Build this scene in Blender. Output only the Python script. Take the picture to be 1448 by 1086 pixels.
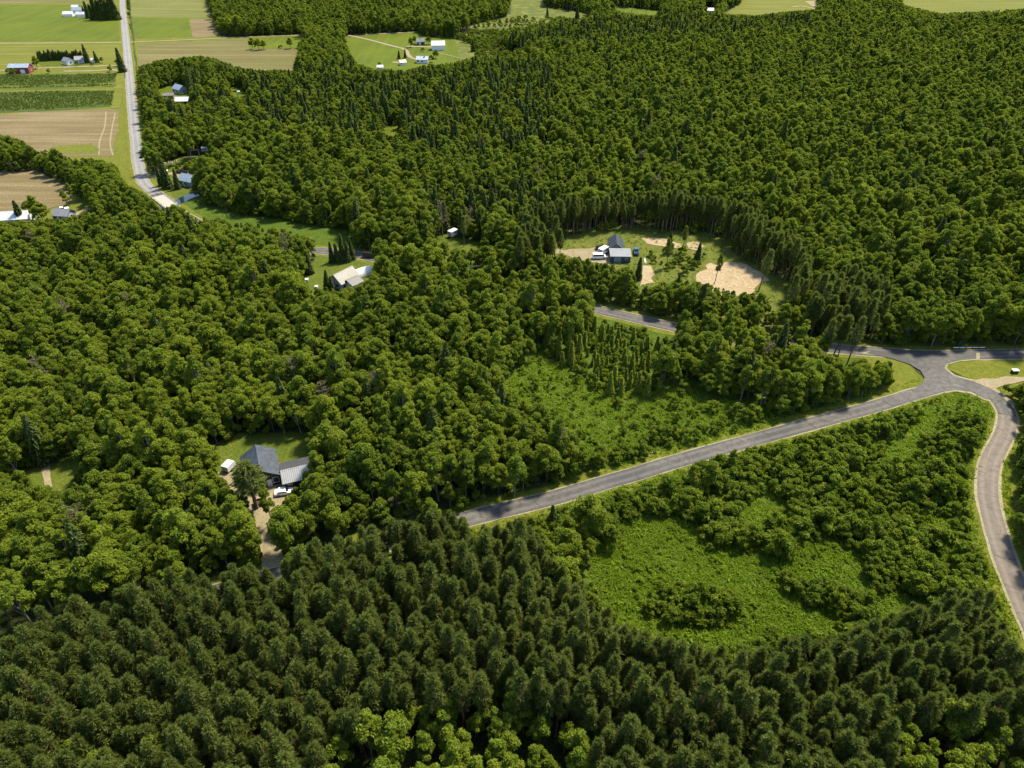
import bpy, math, random
import numpy as np
from mathutils import Vector, Matrix
from mathutils.geometry import tessellate_polygon

R = math.radians
sc = bpy.context.scene
for o in list(bpy.data.objects): bpy.data.objects.remove(o)
COL = sc.collection
rng = np.random.default_rng(7)
random.seed(7)

# ------------------------------------------------------------------ camera, light, exposure
H, PITCH, F = 120.0, R(36.6), 1000.0          # metres, depression, focal length in photo pixels (1448 wide)
cd = bpy.data.cameras.new("camera"); cam = bpy.data.objects.new("camera", cd); COL.objects.link(cam)
cam.location = (0, 0, H); cam.rotation_euler = (math.pi/2 - PITCH, 0, 0)
cd.sensor_width = 36; cd.lens = 36*F/1448; cd.clip_start = 1; cd.clip_end = 9000
sc.camera = cam
SUN_EL, SUN_AZ = R(58), R(46)                  # azimuth clockwise from +Y (the viewing direction)
w = bpy.data.worlds.new("World"); sc.world = w; w.use_nodes = True
nt = w.node_tree; bg = nt.nodes["Background"]
sky = nt.nodes.new("ShaderNodeTexSky"); sky.sky_type = 'NISHITA'; sky.sun_disc = False
sky.sun_elevation = SUN_EL; sky.sun_rotation = SUN_AZ
nt.links.new(sky.outputs[0], bg.inputs[0]); bg.inputs[1].default_value = 0.12
sd = bpy.data.lights.new("sun", 'SUN'); sun = bpy.data.objects.new("sun", sd); COL.objects.link(sun)
sd.energy = 3.7; sd.angle = R(8); sd.color = (1, 0.90, 0.68)
sv = Vector((math.sin(SUN_AZ)*math.cos(SUN_EL), math.cos(SUN_AZ)*math.cos(SUN_EL), math.sin(SUN_EL)))
sun.rotation_euler = sv.to_track_quat('Z', 'Y').to_euler(); sun.location = (0, 0, 300)
sc.view_settings.view_transform = 'Standard'; sc.view_settings.look = 'None'
sc.view_settings.exposure = 1.5; sc.view_settings.gamma = 1; sc.view_settings.use_curve_mapping = False
sc.cycles.max_bounces = 6; sc.cycles.diffuse_bounces = 3; sc.cycles.transmission_bounces = 3

# ------------------------------------------------------------------ projection helpers
SP, CP = math.sin(PITCH), math.cos(PITCH)
def at(u, v, z=0.0):
    a = (u-724)/F; b = -(v-543)/F
    d = (a, CP + b*SP, -SP + b*CP); t = (z-H)/d[2]
    return Vector((d[0]*t, d[1]*t, z))
def proj(x, y, z):
    dz = z-H; zc = y*CP - dz*SP; yc = y*SP + dz*CP
    return 724 + F*x/zc, 543 - F*yc/zc, zc
def mpp(v): return (H/CP)/(v+200.0)             # metres per photo pixel across, on the ground at row v

# ------------------------------------------------------------------ object helpers
def link(o, parent=None):
    COL.objects.link(o)
    if parent: o.parent = parent
    return o
def tag(o, label=None, cat=None, group=None, kind=None):
    if label: o['label'] = label
    if cat: o['category'] = cat
    if group: o['group'] = group
    if kind: o['kind'] = kind
    return o
def thing(name, label, cat, loc, rz=0, group=None):
    o = bpy.data.objects.new(name, None); o.empty_display_size = .5; link(o)
    o.location = loc; o.rotation_euler = (0, 0, rz)
    return tag(o, label, cat, group)
def npmesh(name, V, Q, mats, mi=None, attrs=None, smooth=False):
    V = np.asarray(V, np.float32).reshape(-1, 3); Q = np.asarray(Q, np.int32)
    n = Q.shape[1]; m = bpy.data.meshes.new(name)
    m.vertices.add(len(V)); m.vertices.foreach_set("co", V.ravel())
    m.loops.add(Q.size); m.loops.foreach_set("vertex_index", Q.ravel())
    m.polygons.add(len(Q)); m.polygons.foreach_set("loop_start", np.arange(0, Q.size, n, dtype=np.int32))
    for k in mats: m.materials.append(k)
    if mi is not None: m.polygons.foreach_set("material_index", np.asarray(mi, np.int32))
    m.polygons.foreach_set("use_smooth", np.full(len(Q), smooth))
    for k, v in (attrs or {}).items():
        a = m.attributes.new(k, 'FLOAT', 'POINT'); a.data.foreach_set("value", np.asarray(v, np.float32))
    m.update(calc_edges=True); return m

class MB:                                       # collects boxes, prisms and tubes into one mesh
    def __init__(s): s.v = []; s.f = []
    def add(s, vs, fs):
        b = len(s.v); s.v += [tuple(p) for p in vs]; s.f += [tuple(i+b for i in f) for f in fs]; return s
    def box(s, x0, x1, y0, y1, z0, z1):
        return s.add([(x0,y0,z0),(x1,y0,z0),(x1,y1,z0),(x0,y1,z0),(x0,y0,z1),(x1,y0,z1),(x1,y1,z1),(x0,y1,z1)],
                     [(0,3,2,1),(4,5,6,7),(0,1,5,4),(1,2,6,5),(2,3,7,6),(3,0,4,7)])
    def prism(s, prof, a0, a1, axis='x'):       # profile of (p, z) swept along the axis
        n = len(prof)
        g = (lambda a, p, z: (a, p, z)) if axis == 'x' else (lambda a, p, z: (p, a, z))
        vs = [g(a0, p, z) for p, z in prof] + [g(a1, p, z) for p, z in prof]
        fs = [(i, (i+1) % n, n+(i+1) % n, n+i) for i in range(n)] + [tuple(range(n))[::-1], tuple(range(n, 2*n))]
        return s.add(vs, fs)
    def tube(s, a, b, r0, r1, n=6):
        a = Vector(a); b = Vector(b); d = (b-a).normalized()
        u = d.orthogonal().normalized(); t = d.cross(u)
        ring = lambda p, r: [p + r*(math.cos(6.2832*i/n)*u + math.sin(6.2832*i/n)*t) for i in range(n)]
        return s.add(ring(a, r0)+ring(b, r1), [(i, (i+1) % n, n+(i+1) % n, n+i) for i in range(n)] + [tuple(range(n))[::-1], tuple(range(n, 2*n))])
    def mesh(s, name, mat):
        m = bpy.data.meshes.new(name); m.from_pydata(s.v, [], s.f); m.materials.append(mat)
        import bmesh
        b = bmesh.new(); b.from_mesh(m); bmesh.ops.recalc_face_normals(b, faces=b.faces); b.to_mesh(m); b.free()
        return m
    def build(s, name, mat, parent=None):
        return link(bpy.data.objects.new(name, s.mesh(name, mat)), parent)

# ------------------------------------------------------------------ materials
def nodes(name):
    m = bpy.data.materials.new(name); m.use_nodes = True; t = m.node_tree
    return m, t, t.nodes["Principled BSDF"], t.nodes["Material Output"]
def N(t, typ, **kw):
    n = t.nodes.new(typ)
    for k, v in kw.items(): setattr(n, k, v)
    return n
def mixc(t, fac, a, b, mode='MIX'):
    n = N(t, "ShaderNodeMix", data_type='RGBA', blend_type=mode)
    for i, x in ((0, fac), (6, a), (7, b)):
        if hasattr(x, 'links'): t.links.new(x, n.inputs[i])
        elif i == 0: n.inputs[0].default_value = x
        else: n.inputs[i].default_value = (*x, 1)
    return n.outputs[2]
def ramp(t, src, a, b):
    n = N(t, "ShaderNodeMapRange"); t.links.new(src, n.inputs[0])
    n.inputs[1].default_value = a; n.inputs[2].default_value = b; return n.outputs[0]
def noise(t, scale, vec=None, detail=4, rough=.55, stretch=None, rotz=0):
    n = N(t, "ShaderNodeTexNoise"); n.inputs["Scale"].default_value = scale
    n.inputs["Detail"].default_value = detail; n.inputs["Roughness"].default_value = rough
    if vec is None: vec = N(t, "ShaderNodeNewGeometry").outputs["Position"]
    if stretch or rotz:
        mp = N(t, "ShaderNodeMapping"); t.links.new(vec, mp.inputs[0])
        mp.inputs["Scale"].default_value = stretch or (1, 1, 1); mp.inputs["Rotation"].default_value = (0, 0, rotz); vec = mp.outputs[0]
    t.links.new(vec, n.inputs["Vector"]); return n.outputs["Fac"]
def bump(t, p, src, dist, strength=1):
    b = N(t, "ShaderNodeBump"); b.inputs["Distance"].default_value = dist; b.inputs["Strength"].default_value = strength
    t.links.new(src, b.inputs["Height"]); t.links.new(b.outputs[0], p.inputs["Normal"])

def mat_plain(name, c, rough=.6, metal=0, var=.25, scale=1.2):
    m, t, p, o = nodes(name)
    f = noise(t, scale)
    t.links.new(mixc(t, ramp(t, f, .3, .7), tuple(x*(1-var) for x in c), tuple(min(1, x*(1+var)) for x in c)), p.inputs[0])
    p.inputs["Roughness"].default_value = rough; p.inputs["Metallic"].default_value = metal; return m
def mat_ribbed(name, c, rough=.45, axis=0, var=.12):   # standing seam metal / board siding: bump along an object axis
    m, t, p, o = nodes(name)
    tc = N(t, "ShaderNodeTexCoord"); wv = N(t, "ShaderNodeTexWave", wave_type='BANDS', bands_direction='XYZ'[axis])
    t.links.new(tc.outputs["Object"], wv.inputs[0]); wv.inputs["Scale"].default_value = .7
    f = noise(t, .8)
    t.links.new(mixc(t, ramp(t, f, .3, .7), tuple(x*(1-var) for x in c), tuple(min(1, x*(1+var)) for x in c)), p.inputs[0])
    bump(t, p, ramp(t, wv.outputs["Fac"], .75, 1), .05, .8)
    p.inputs["Roughness"].default_value = rough; p.inputs["Metallic"].default_value = .15; return m

def mat_leaf(name, a, b, hi, trans=.35, sat=.5):
    """leaf: hue varies per plant (object random), per stand (broad noise at the plant's foot) and per leaf spray"""
    m, t, p, o = nodes(name)
    oi = N(t, "ShaderNodeObjectInfo")
    f1 = noise(t, .018, oi.outputs["Location"], 2)
    ad = N(t, "ShaderNodeMath", operation='MULTIPLY_ADD'); t.links.new(oi.outputs["Random"], ad.inputs[0])
    ad.inputs[1].default_value = .7; mr = ramp(t, f1, .3, .75)
    m2 = N(t, "ShaderNodeMath", operation='MULTIPLY'); t.links.new(mr, m2.inputs[0]); m2.inputs[1].default_value = .6
    t.links.new(m2.outputs[0], ad.inputs[2])
    c = mixc(t, ad.outputs[0], a, b)
    at_ = N(t, "ShaderNodeAttribute", attribute_name="v")
    c = mixc(t, ramp(t, at_.outputs["Fac"], .45, 1.15), c, hi)
    t.links.new(c, p.inputs[0]); p.inputs["Roughness"].default_value = .6
    p.inputs["Specular IOR Level"].default_value = .2
    tr = N(t, "ShaderNodeBsdfTranslucent"); t.links.new(mixc(t, .5, c, (1.15, 1.25, .5), 'MULTIPLY'), tr.inputs[0])
    mx = N(t, "ShaderNodeMixShader"); mx.inputs[0].default_value = trans
    t.links.new(p.outputs[0], mx.inputs[1]); t.links.new(tr.outputs[0], mx.inputs[2]); t.links.new(mx.outputs[0], o.inputs[0])
    return m
def mat_ground(name, cols, scales=(.05, .35, 2.2), bd=.25, stretch=None, rotz=0, rough=.95):
    """three colours mixed by broad and fine noise, bumped"""
    m, t, p, o = nodes(name)
    f = noise(t, scales[0], detail=7, rough=.65); g = noise(t, scales[1], detail=6, stretch=stretch, rotz=rotz); h = noise(t, scales[2], detail=4)
    c = mixc(t, ramp(t, f, .35, .65), cols[0], cols[1])
    c = mixc(t, ramp(t, g, .45, .7), c, cols[2])
    c = mixc(t, ramp(t, h, .35, .75), c, tuple(x*.55 for x in cols[0]))
    t.links.new(c, p.inputs[0]); p.inputs["Roughness"].default_value = rough; p.inputs["Specular IOR Level"].default_value = .1
    s = N(t, "ShaderNodeMath", operation='ADD'); t.links.new(g, s.inputs[0]); t.links.new(h, s.inputs[1])
    bump(t, p, s.outputs[0], bd); return m
def mat_asphalt(name, c, warm, seam=13.0):
    m, t, p, o = nodes(name)
    ax = N(t, "ShaderNodeAttribute", attribute_name="across").outputs["Fac"]
    al = N(t, "ShaderNodeAttribute", attribute_name="along").outputs["Fac"]
    f = noise(t, .06, detail=5); g = noise(t, .8, detail=6); k = noise(t, .25, detail=8, rough=.7)
    col = mixc(t, ramp(t, f, .38, .62), c, warm)
    col = mixc(t, ramp(t, g, .3, .75), col, tuple(x*.72 for x in c))
    # paler wheel tracks
    ab = N(t, "ShaderNodeMath", operation='ABSOLUTE'); t.links.new(ax, ab.inputs[0])
    sb = N(t, "ShaderNodeMath", operation='SUBTRACT'); t.links.new(ab.outputs[0], sb.inputs[0]); sb.inputs[1].default_value = .5
    a2 = N(t, "ShaderNodeMath", operation='ABSOLUTE'); t.links.new(sb.outputs[0], a2.inputs[0])
    tr = N(t, "ShaderNodeMath", operation='MULTIPLY'); t.links.new(ramp(t, a2.outputs[0], .3, .05), tr.inputs[0]); tr.inputs[1].default_value = .3
    col = mixc(t, tr.outputs[0], col, tuple(min(1, x*1.5) for x in warm))
    # sealed cross cracks at uneven spacing, and wandering cracks
    ad = N(t, "ShaderNodeMath", operation='MULTIPLY_ADD'); t.links.new(k, ad.inputs[0]); ad.inputs[1].default_value = 7.0; t.links.new(al, ad.inputs[2])
    pp = N(t, "ShaderNodeMath", operation='PINGPONG'); t.links.new(ad.outputs[0], pp.inputs[0]); pp.inputs[1].default_value = seam/2
    cr = ramp(t, pp.outputs[0], .16, .06)
    c4 = N(t, "ShaderNodeMath", operation='MULTIPLY'); t.links.new(cr, c4.inputs[0]); c4.inputs[1].default_value = .7
    col = mixc(t, c4.outputs[0], col, (.015, .015, .017))
    vo = N(t, "ShaderNodeTexVoronoi", feature='DISTANCE_TO_EDGE'); vo.inputs["Scale"].default_value = .22
    t.links.new(N(t, "ShaderNodeNewGeometry").outputs["Position"], vo.inputs["Vector"])
    c3 = N(t, "ShaderNodeMath", operation='MULTIPLY'); t.links.new(ramp(t, vo.outputs[0], .025, .005), c3.inputs[0]); c3.inputs[1].default_value = .35
    col = mixc(t, c3.outputs[0], col, (.02, .02, .02))
    t.links.new(col, p.inputs[0]); p.inputs["Roughness"].default_value = .8; p.inputs["Specular IOR Level"].default_value = .3
    return m

M = {}
M['broad'] = mat_leaf("broad_leaf", (.072, .116, .009), (.178, .222, .014), (.275, .315, .024), .5)
M['broadlight'] = mat_leaf("broad_leaf_light", (.110, .168, .013), (.178, .228, .018), (.27, .315, .028), .5)
M['pine'] = mat_leaf("pine_needle", (.082, .109, .022), (.131, .159, .032), (.215, .248, .06), .54)
M['spruce'] = mat_leaf("spruce_needle", (.042, .066, .014), (.075, .105, .019), (.12, .15, .028), .4)
M['larch'] = mat_leaf("larch_needle", (.15, .20, .022), (.23, .27, .03), (.34, .37, .05), .62)
M['shrub'] = mat_leaf("shrub_leaf", (.075, .125, .010), (.150, .200, .013), (.25, .29, .02), .52)
M['grassblade'] = mat_leaf("grass_blade", (.125, .205, .013), (.205, .28, .02), (.30, .36, .032), .54)
M['deadtwig'] = mat_leaf("dead_twig", (.095, .085, .040), (.14, .105, .05), (.16, .13, .07), .1)
M['bark'] = mat_plain("bark", (.07, .055, .042), .9)
M['pinebark'] = mat_plain("pine_bark", (.13, .085, .06), .9, var=.4)
M['palebark'] = mat_plain("pale_bark", (.17, .16, .135), .85, var=.35)
M['deadwood'] = mat_plain("dead_wood", (.17, .145, .095), .9)
M['ground'] = mat_ground("forest_floor", ((.035, .05, .012), (.055, .075, .018), (.05, .045, .025)), bd=.4)
M['meadow'] = mat_ground("meadow_grass", ((0.060, 0.100, 0.009), (0.087, 0.125, 0.012), (0.042, 0.071, 0.009)), (.04, .5, 2.5), bd=.5)
M['lawn'] = mat_ground("lawn_grass", ((0.058, 0.087, 0.009), (0.080, 0.101, 0.013), (0.099, 0.108, 0.017)), (.05, .2, 1.5), bd=.12)
M['yard'] = mat_ground("yard_grass", ((.070, .098, .013), (.105, .115, .02), (.15, .135, .04)), (.09, .3, 1.8), bd=.3)
M['verge'] = mat_ground("verge_grass", ((0.104, 0.125, 0.014), (0.158, 0.146, 0.021), (0.071, 0.098, 0.011)), (.07, .6, 3), bd=.3)
M['rough'] = mat_ground("rough_pasture", ((0.084, 0.099, 0.017), (0.062, 0.086, 0.014), (0.178, 0.178, 0.044)), (.02, .12, .8), bd=.4)
M['crop'] = mat_ground("crop_green", ((0.061, 0.085, 0.006), (0.097, 0.124, 0.007), (0.105, 0.130, 0.011)), (.028, .25, 1.5), .1, (1, .04, 1), R(-2))
M['hay'] = mat_ground("hay_yellow", ((0.102, 0.105, 0.014), (0.103, 0.122, 0.015), (0.176, 0.170, 0.030)), (.028, .25, 1.5), .1, (.05, 1, 1), R(3))
M['tan'] = mat_ground("stubble_tan", ((0.105, 0.090, 0.033), (0.105, 0.111, 0.029), (0.192, 0.157, 0.074)), (.028, .15, 1.2), .1, (.06, 1, 1), R(6))
M['olive'] = mat_ground("olive_pasture", ((0.103, 0.110, 0.027), (0.109, 0.128, 0.025), (0.199, 0.188, 0.068)), (.028, .15, 1.2), .1, (.06, 1, 1), R(6))
M['soil'] = mat_ground("ploughed_soil", ((0.127, 0.096, 0.048), (0.143, 0.115, 0.052), (0.236, 0.188, 0.104)), (.015, .22, 1.6), .15, (.07, 1, 1), R(4))
M['orchard'] = mat_ground("orchard_ground", ((0.052, 0.077, 0.015), (0.070, 0.098, 0.017), (0.035, 0.056, 0.010)), (.02, .3, 1.2), .4, (.08, 1, 1), R(2))
M['sand'] = mat_ground("bare_sand", ((0.307, 0.236, 0.143), (0.265, 0.204, 0.117), (0.344, 0.276, 0.179)), (.09, .25, 1.2), .08)
M['dirt'] = mat_ground("dirt_track", ((0.236, 0.196, 0.118), (0.196, 0.166, 0.100), (0.271, 0.224, 0.148)), (.08, .5, 2.5), .08)
M['gravel'] = mat_ground("gravel_shoulder", ((0.239, 0.212, 0.132), (0.178, 0.178, 0.086), (0.293, 0.259, 0.178)), (.12, .8, 3), .05)
M['asphalt'] = mat_asphalt("asphalt", (.047, .0465, .046), (.098, .09, .082))
M['asphaltpale'] = mat_asphalt("asphalt_pale", (0.158, 0.156, 0.151), (0.194, 0.186, 0.176), 40)
M['asphaltwarm'] = mat_asphalt("asphalt_warm", (0.111, 0.093, 0.078), (0.132, 0.111, 0.089), 15)
M['concrete'] = mat_plain("concrete", (.27, .255, .22), .85, var=.12)
M['stone'] = mat_plain("field_stone", (.24, .22, .18), .9)
M['white'] = mat_plain("white_paint", (.62, .62, .60), .4, var=.06)
M['whiteroof'] = mat_ribbed("white_metal_roof", (.42, .42, .42), .4)
M['greyroof'] = mat_ribbed("grey_metal_roof", (.17, .178, .185), .4)
M['tanroof'] = mat_ribbed("tan_metal_roof", (.085, .081, .077), .45)
M['blueroof'] = mat_ribbed("blue_grey_roof", (.20, .25, .31), .4)
M['slateroof'] = mat_ribbed("slate_blue_roof", (.05, .06, .078), .35, var=.3)
M['blackroof'] = mat_plain("black_shingle", (.03, .03, .035), .8)
M['blackwall'] = mat_ribbed("black_siding", (.018, .018, .022), .6)
M['navywall'] = mat_ribbed("navy_siding", (.045, .06, .10), .55)
M['redwall'] = mat_ribbed("red_barn_boards", (.17, .035, .035), .75)
M['greywall'] = mat_ribbed("grey_siding", (.33, .34, .35), .65)
M['woodwall'] = mat_ribbed("wood_siding", (.28, .19, .11), .7)
M['glass'] = mat_plain("window_glass", (.02, .025, .035), .08, var=.1)
M['rubber'] = mat_plain("rubber", (.015, .015, .016), .8)
M['carwhite'] = mat_plain("car_white", (.80, .80, .80), .25, var=.03)
M['carblack'] = mat_plain("car_dark", (.018, .018, .022), .2, var=.1)
M['carblue'] = mat_plain("car_blue", (.05, .10, .20), .25, var=.1)
M['carred'] = mat_plain("car_red", (.25, .03, .03), .25, var=.1)
M['darkwood'] = mat_plain("dark_wood", (.035, .022, .016), .85, var=.4)
M['brick'] = mat_plain("brick_brown", (.26, .14, .09), .9)
def mat_water():
    m, t, p, o = nodes("water"); p.inputs[0].default_value = (.012, .018, .022, 1); p.inputs["Roughness"].default_value = .06
    bump(t, p, noise(t, 1.5), .03); return m
M['water'] = mat_water()

# ------------------------------------------------------------------ ground, fields, roads
NPATCH = [0]
def patch(name, px, mat, z, label=None):
    P = [at(u, v) for u, v in px]; NPATCH[0] += 1; z = z+.001*(NPATCH[0] % 50)
    jag = {'road_junction': 0, 'road_shoulder': .12, 'crop_field': .5, 'hay_field': .7, 'sand_pit': 2.2, 'sand_strip': 1.6, 'dirt_yard': 1.5}.get(name, 1.0)
    if jag:
        g_ = random.Random(NPATCH[0]); Q = []
        for i, p in enumerate(P):
            q = P[(i+1) % len(P)]; L = (q-p).length; k = max(1, min(60, int(L/(2.5 if L < 150 else 6)))); nn = Vector((-(q-p).y, (q-p).x, 0)).normalized(); w = 0
            for j in range(k):
                w = .6*w+g_.gauss(0, .35); Q.append(p+(q-p)*(j/k)+(nn*w*jag if j else Vector((0, 0, 0))))
        P = Q
    tri = tessellate_polygon([[p for p in P]])
    m = bpy.data.meshes.new(name); m.from_pydata([(p.x, p.y, 0) for p in P], [], [tuple(f) for f in tri]); m.materials.append(mat)
    for pl in m.polygons:
        if pl.normal.z < 0: pl.flip()
    o = link(bpy.data.objects.new(name, m)); o.location.z = z
    tag(o, label, None, None, 'structure'); return o
def smooth_line(P, step=3.0):
    out = []; n = len(P)
    for i in range(n-1):
        p0, p1, p2, p3 = P[max(0, i-1)], P[i], P[i+1], P[min(n-1, i+2)]
        k = max(2, int((p2-p1).length/step))
        for j in range(k):
            s = j/k
            out.append(.5*((2*p1) + (-p0+p2)*s + (2*p0-5*p1+4*p2-p3)*s*s + (-p0+3*p1-3*p2+p3)*s**3))
    out.append(P[-1]); return out
def ribbon(name, px, width, mat, z, wob=0, label=None, kind='structure', pts=None):
    P = pts or smooth_line([at(u, v) for u, v in px])
    cols = [-1, -.75, -.5, -.25, 0, .25, .5, .75, 1]
    V = []; A = []; L = []; d = 0; k = len(cols)
    for i, p in enumerate(P):
        tg = (P[min(i+1, len(P)-1)]-P[max(i-1, 0)]).normalized(); nrm = Vector((-tg.y, tg.x, 0))
        if i: d += (p-P[i-1]).length
        a = 1+wob*(random.random()-.5)
        for c in cols: q = p+nrm*c*width*.5*a; V.append((q.x, q.y, 0)); A.append(c); L.append(d)
    Q = [(i*k+j+1, i*k+j, (i+1)*k+j, (i+1)*k+j+1) for i in range(len(P)-1) for j in range(k-1)]
    m = npmesh(name, V, Q, [mat], attrs={'across': A, 'along': L})
    o = link(bpy.data.objects.new(name, m)); o.location.z = z
    return tag(o, label, None, None, kind)

g = MB().add([(-5000, -600, 0), (5000, -600, 0), (5000, 9000, 0), (-5000, 9000, 0)], [(0, 1, 2, 3)]).build('ground', M['ground']); tag(g, kind='structure')

Z1, Z2, Z3, Z4, Z5 = .01, .065, .12, .18, .24
# farmland on the left, beyond and beside the straight road
patch('farmland', [(-200,-60),(173,-60),(179,60),(190,190),(196,262),(150,275),(60,225),(-200,225)], M['verge'], Z1)
patch('crop_field', [(-200,7),(164,7),(171,58),(-200,59)], M['crop'], Z2)
patch('stubble_field', [(-200,-60),(160,-60),(163,2),(70,4),(-200,8)], M['tan'], Z2)
patch('hay_field', [(-200,64),(170,63),(174,86),(130,90),(60,93),(-200,100)], M['hay'], Z2)
patch('farmyard', [(45,83),(100,80),(140,86),(140,91),(60,94)], M['lawn'], Z3)
patch('orchard_plot', [(-200,108),(60,105),(167,104),(166,117),(112,120),(-200,125)], M['orchard'], Z2)
patch('orchard_plot', [(-200,127),(110,121),(163,119),(161,123),(-200,132)], M['orchard'], Z2)
patch('orchard_plot', [(-200,135),(100,128),(164,128),(162,150),(90,156),(-200,168)], M['orchard'], Z2)
patch('ploughed_field', [(-200,172),(0,162),(60,158),(160,154),(169,157),(168,175),(162,200),(161,221),(135,221),(60,224),(-200,222)], M['soil'], Z2)
patch('grass_patch', [(75,207),(130,203),(140,210),(137,217),(110,218),(70,217)], M['verge'], Z3)
patch('stubble_field', [(-200,236),(30,243),(50,241),(72,252),(92,262),(101,275),(96,287),(50,300),(-200,306)], M['soil'], Z2)
patch('grass_patch', [(60,240),(110,262),(130,278),(125,295),(80,310),(-200,318),(-200,300),(60,300),(100,285),(104,270)], M['verge'], Z1)
# fields right of the straight road
patch('farmland', [(178,-60),(300,-60),(292,0),(303,30),(312,54),(430,48),(430,110),(195,110)], M['verge'], Z1)
patch('stubble_field', [(184,-60),(288,-60),(290,0),(300,25),(270,25),(186,24)], M['olive'], Z2)
patch('crop_field', [(186,26),(266,26),(272,52),(190,55)], M['crop'], Z2)
patch('stubble_field', [(268,27),(299,27),(309,51),(272,53)], M['soil'], Z2)
patch('stubble_field', [(196,64),(290,58),(350,54),(428,53),(416,100),(340,110),(195,110)], M['tan'], Z2)
patch('hay_field', [(350,54),(440,50),(436,69),(352,69)], M['crop'], Z3)
# far farm, meadows and fields along the top
patch('pasture', [(486,52),(590,43),(640,40),(690,55),(690,85),(620,110),(490,112),(480,80)], M['crop'], Z1)
patch('rough_meadow', [(640,44),(722,20),(722,-60),(770,-60),(770,8),(840,18),(840,40),(760,60),(700,90),(650,80)], M['rough'], Z1)
patch('hay_field', [(1016,26),(1048,4),(1080,-60),(1160,-60),(1160,14),(1120,24)], M['hay'], Z1)
patch('hay_field', [(1270,-60),(1700,-60),(1700,24),(1330,28),(1276,14)], M['hay'], Z1)
patch('pasture', [(860,4),(1010,8),(1010,30),(860,28)], M['crop'], Z1)
patch('grass_patch', [(535,172),(578,174),(575,200),(535,200)], M['crop'], Z1)
patch('lawn', [(222,118),(268,116),(355,118),(358,145),(300,150),(225,160)], M['crop'], Z1)
# the bend, the stream and its meadow
patch('lawn', [(200,205),(300,200),(310,222),(290,240),(272,262),(290,270),(250,292),(215,275),(196,240)], M['lawn'], Z1)
patch('meadow', [(240,300),(262,282),(300,275),(380,285),(440,300),(505,318),(540,350),(535,380),(430,352),(300,318)], M['meadow'], Z1)
patch('lawn', [(418,372),(505,345),(560,360),(545,420),(430,430)], M['lawn'], Z2)
patch('lawn', [(600,325),(690,325),(700,375),(600,370)], M['lawn'], Z1)
# yard with the barn and the sand
patch('meadow', [(720,330),(860,320),(1000,310),(1050,340),(1130,390),(1150,430),(1130,480),(960,452),(760,412),(700,380)], M['yard'], Z1)
patch('dirt_yard', [(765,352),(800,354),(832,352),(858,350),(866,356),(866,372),(856,378),(832,371),(800,361),(768,356)], M['dirt'], Z3)
patch('sand_pit', [(984,389),(1000,381),(1004,372),(1012,375),(1036,371),(1055,374),(1075,385),(1088,397),(1073,402),(1067,412),(1050,420),(1010,418),(986,402)], M['sand'], Z3)
patch('sand_pit', [(902,376),(920,376),(926,388),(925,400),(905,405),(900,390)], M['sand'], Z3)
patch('sand_strip', [(906,337),(925,336),(940,338),(962,345),(966,352),(940,349),(915,345)], M['sand'], Z3)
patch('sand_strip', [(970,344),(985,341),(998,349),(990,356),(974,352)], M['sand'], Z3)
# clearings on the left
patch('lawn', [(290,640),(340,612),(450,612),(450,680),(415,720),(340,720),(290,690)], M['lawn'], Z1)
patch('gravel_yard', [(308,668),(330,668),(345,685),(392,676),(400,660),(408,690),(410,712),(385,720),(372,735),(352,720),(330,700),(315,690)], M['dirt'], Z3)
patch('lawn', [(20,650),(130,630),(130,720),(20,720)], M['lawn'], Z1)
# open ground round the side roads
patch('meadow', [(800,700),(1000,650),(1270,580),(1350,553),(1395,575),(1375,690),(1400,780),(1440,900),(1200,980),(900,950),(780,820)], M['meadow'], Z1)
patch('meadow', [(700,480),(830,445),(960,475),(1240,512),(1300,530),(1300,548),(1200,575),(1000,632),(800,690),(700,650)], M['meadow'], Z1)
patch('verge', [(1225,505),(1262,509),(1290,519),(1306,535),(1298,551),(1262,563),(1230,560)], M['verge'], Z2)
patch('verge', [(1334,520),(1350,511),(1700,508),(1700,700),(1470,860),(1418,700),(1440,600),(1430,570),(1395,546)], M['verge'], Z2)
patch('verge', [(1180,492),(1320,497),(1700,495),(1700,470),(1180,470)], M['lawn'], Z1)

R1 = [(170,-60),(173,0),(178.7,62),(184.5,125),(189,175),(192,200),(194.5,225),(200,250),(206,262),(225,277.5),(240,289),(262,306),(300,325),(350,340),(420,352),(510,362),(650,394),(780,422),(830,435),(895,450),(955,464),(1020,478),(1090,487),(1150,491),(1200,495.5),(1250,499),(1310,503),(1400,502),(1460,501),(1700,497)]
R2 = [(1340,545),(1290,559),(1250,571.5),(1180,591),(1100,613),(1049,627),(936,659),(899,671),(861,681.5),(786,704),(720,720),(660,735),(520,777),(390,815),(200,870),(15,928),(-180,988)]
R3 = [(1345,543),(1385,552),(1408,564),(1421,580),(1424.5,597),(1417,621),(1402,649),(1396.5,674),(1397,705),(1404,736),(1414,771),(1427,809),(1441,842),(1462,890),(1490,950),(1520,1020)]
P1 = smooth_line([at(*p) for p in R1]); P2 = smooth_line([at(*p) for p in R2]); P3 = smooth_line([at(*p) for p in R3])
far = [p for p in P1 if p.y > at(225, 277).y and p.x < 0]; near1 = P1[len(far)-1:]
for nm, P in (('verge', P1), ('verge', P2), ('verge', P3)): ribbon(nm, None, 9.5, M['verge'], Z3 if P is P1 else Z3+.006, .25, pts=P)
ribbon('road_shoulder', None, 5.8, M['gravel'], Z4, .12, pts=P1)
ribbon('road_shoulder', None, 5.1, M['gravel'], Z4+.006, .14, pts=P2)
ribbon('road_shoulder', None, 5.6, M['gravel'], Z4+.012, .14, pts=P3)
ribbon('country_road', None, 4.9, M['asphaltpale'], Z5, .02, pts=far)
ribbon('country_road', None, 4.8, M['asphalt'], Z5, .03, pts=near1)
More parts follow.
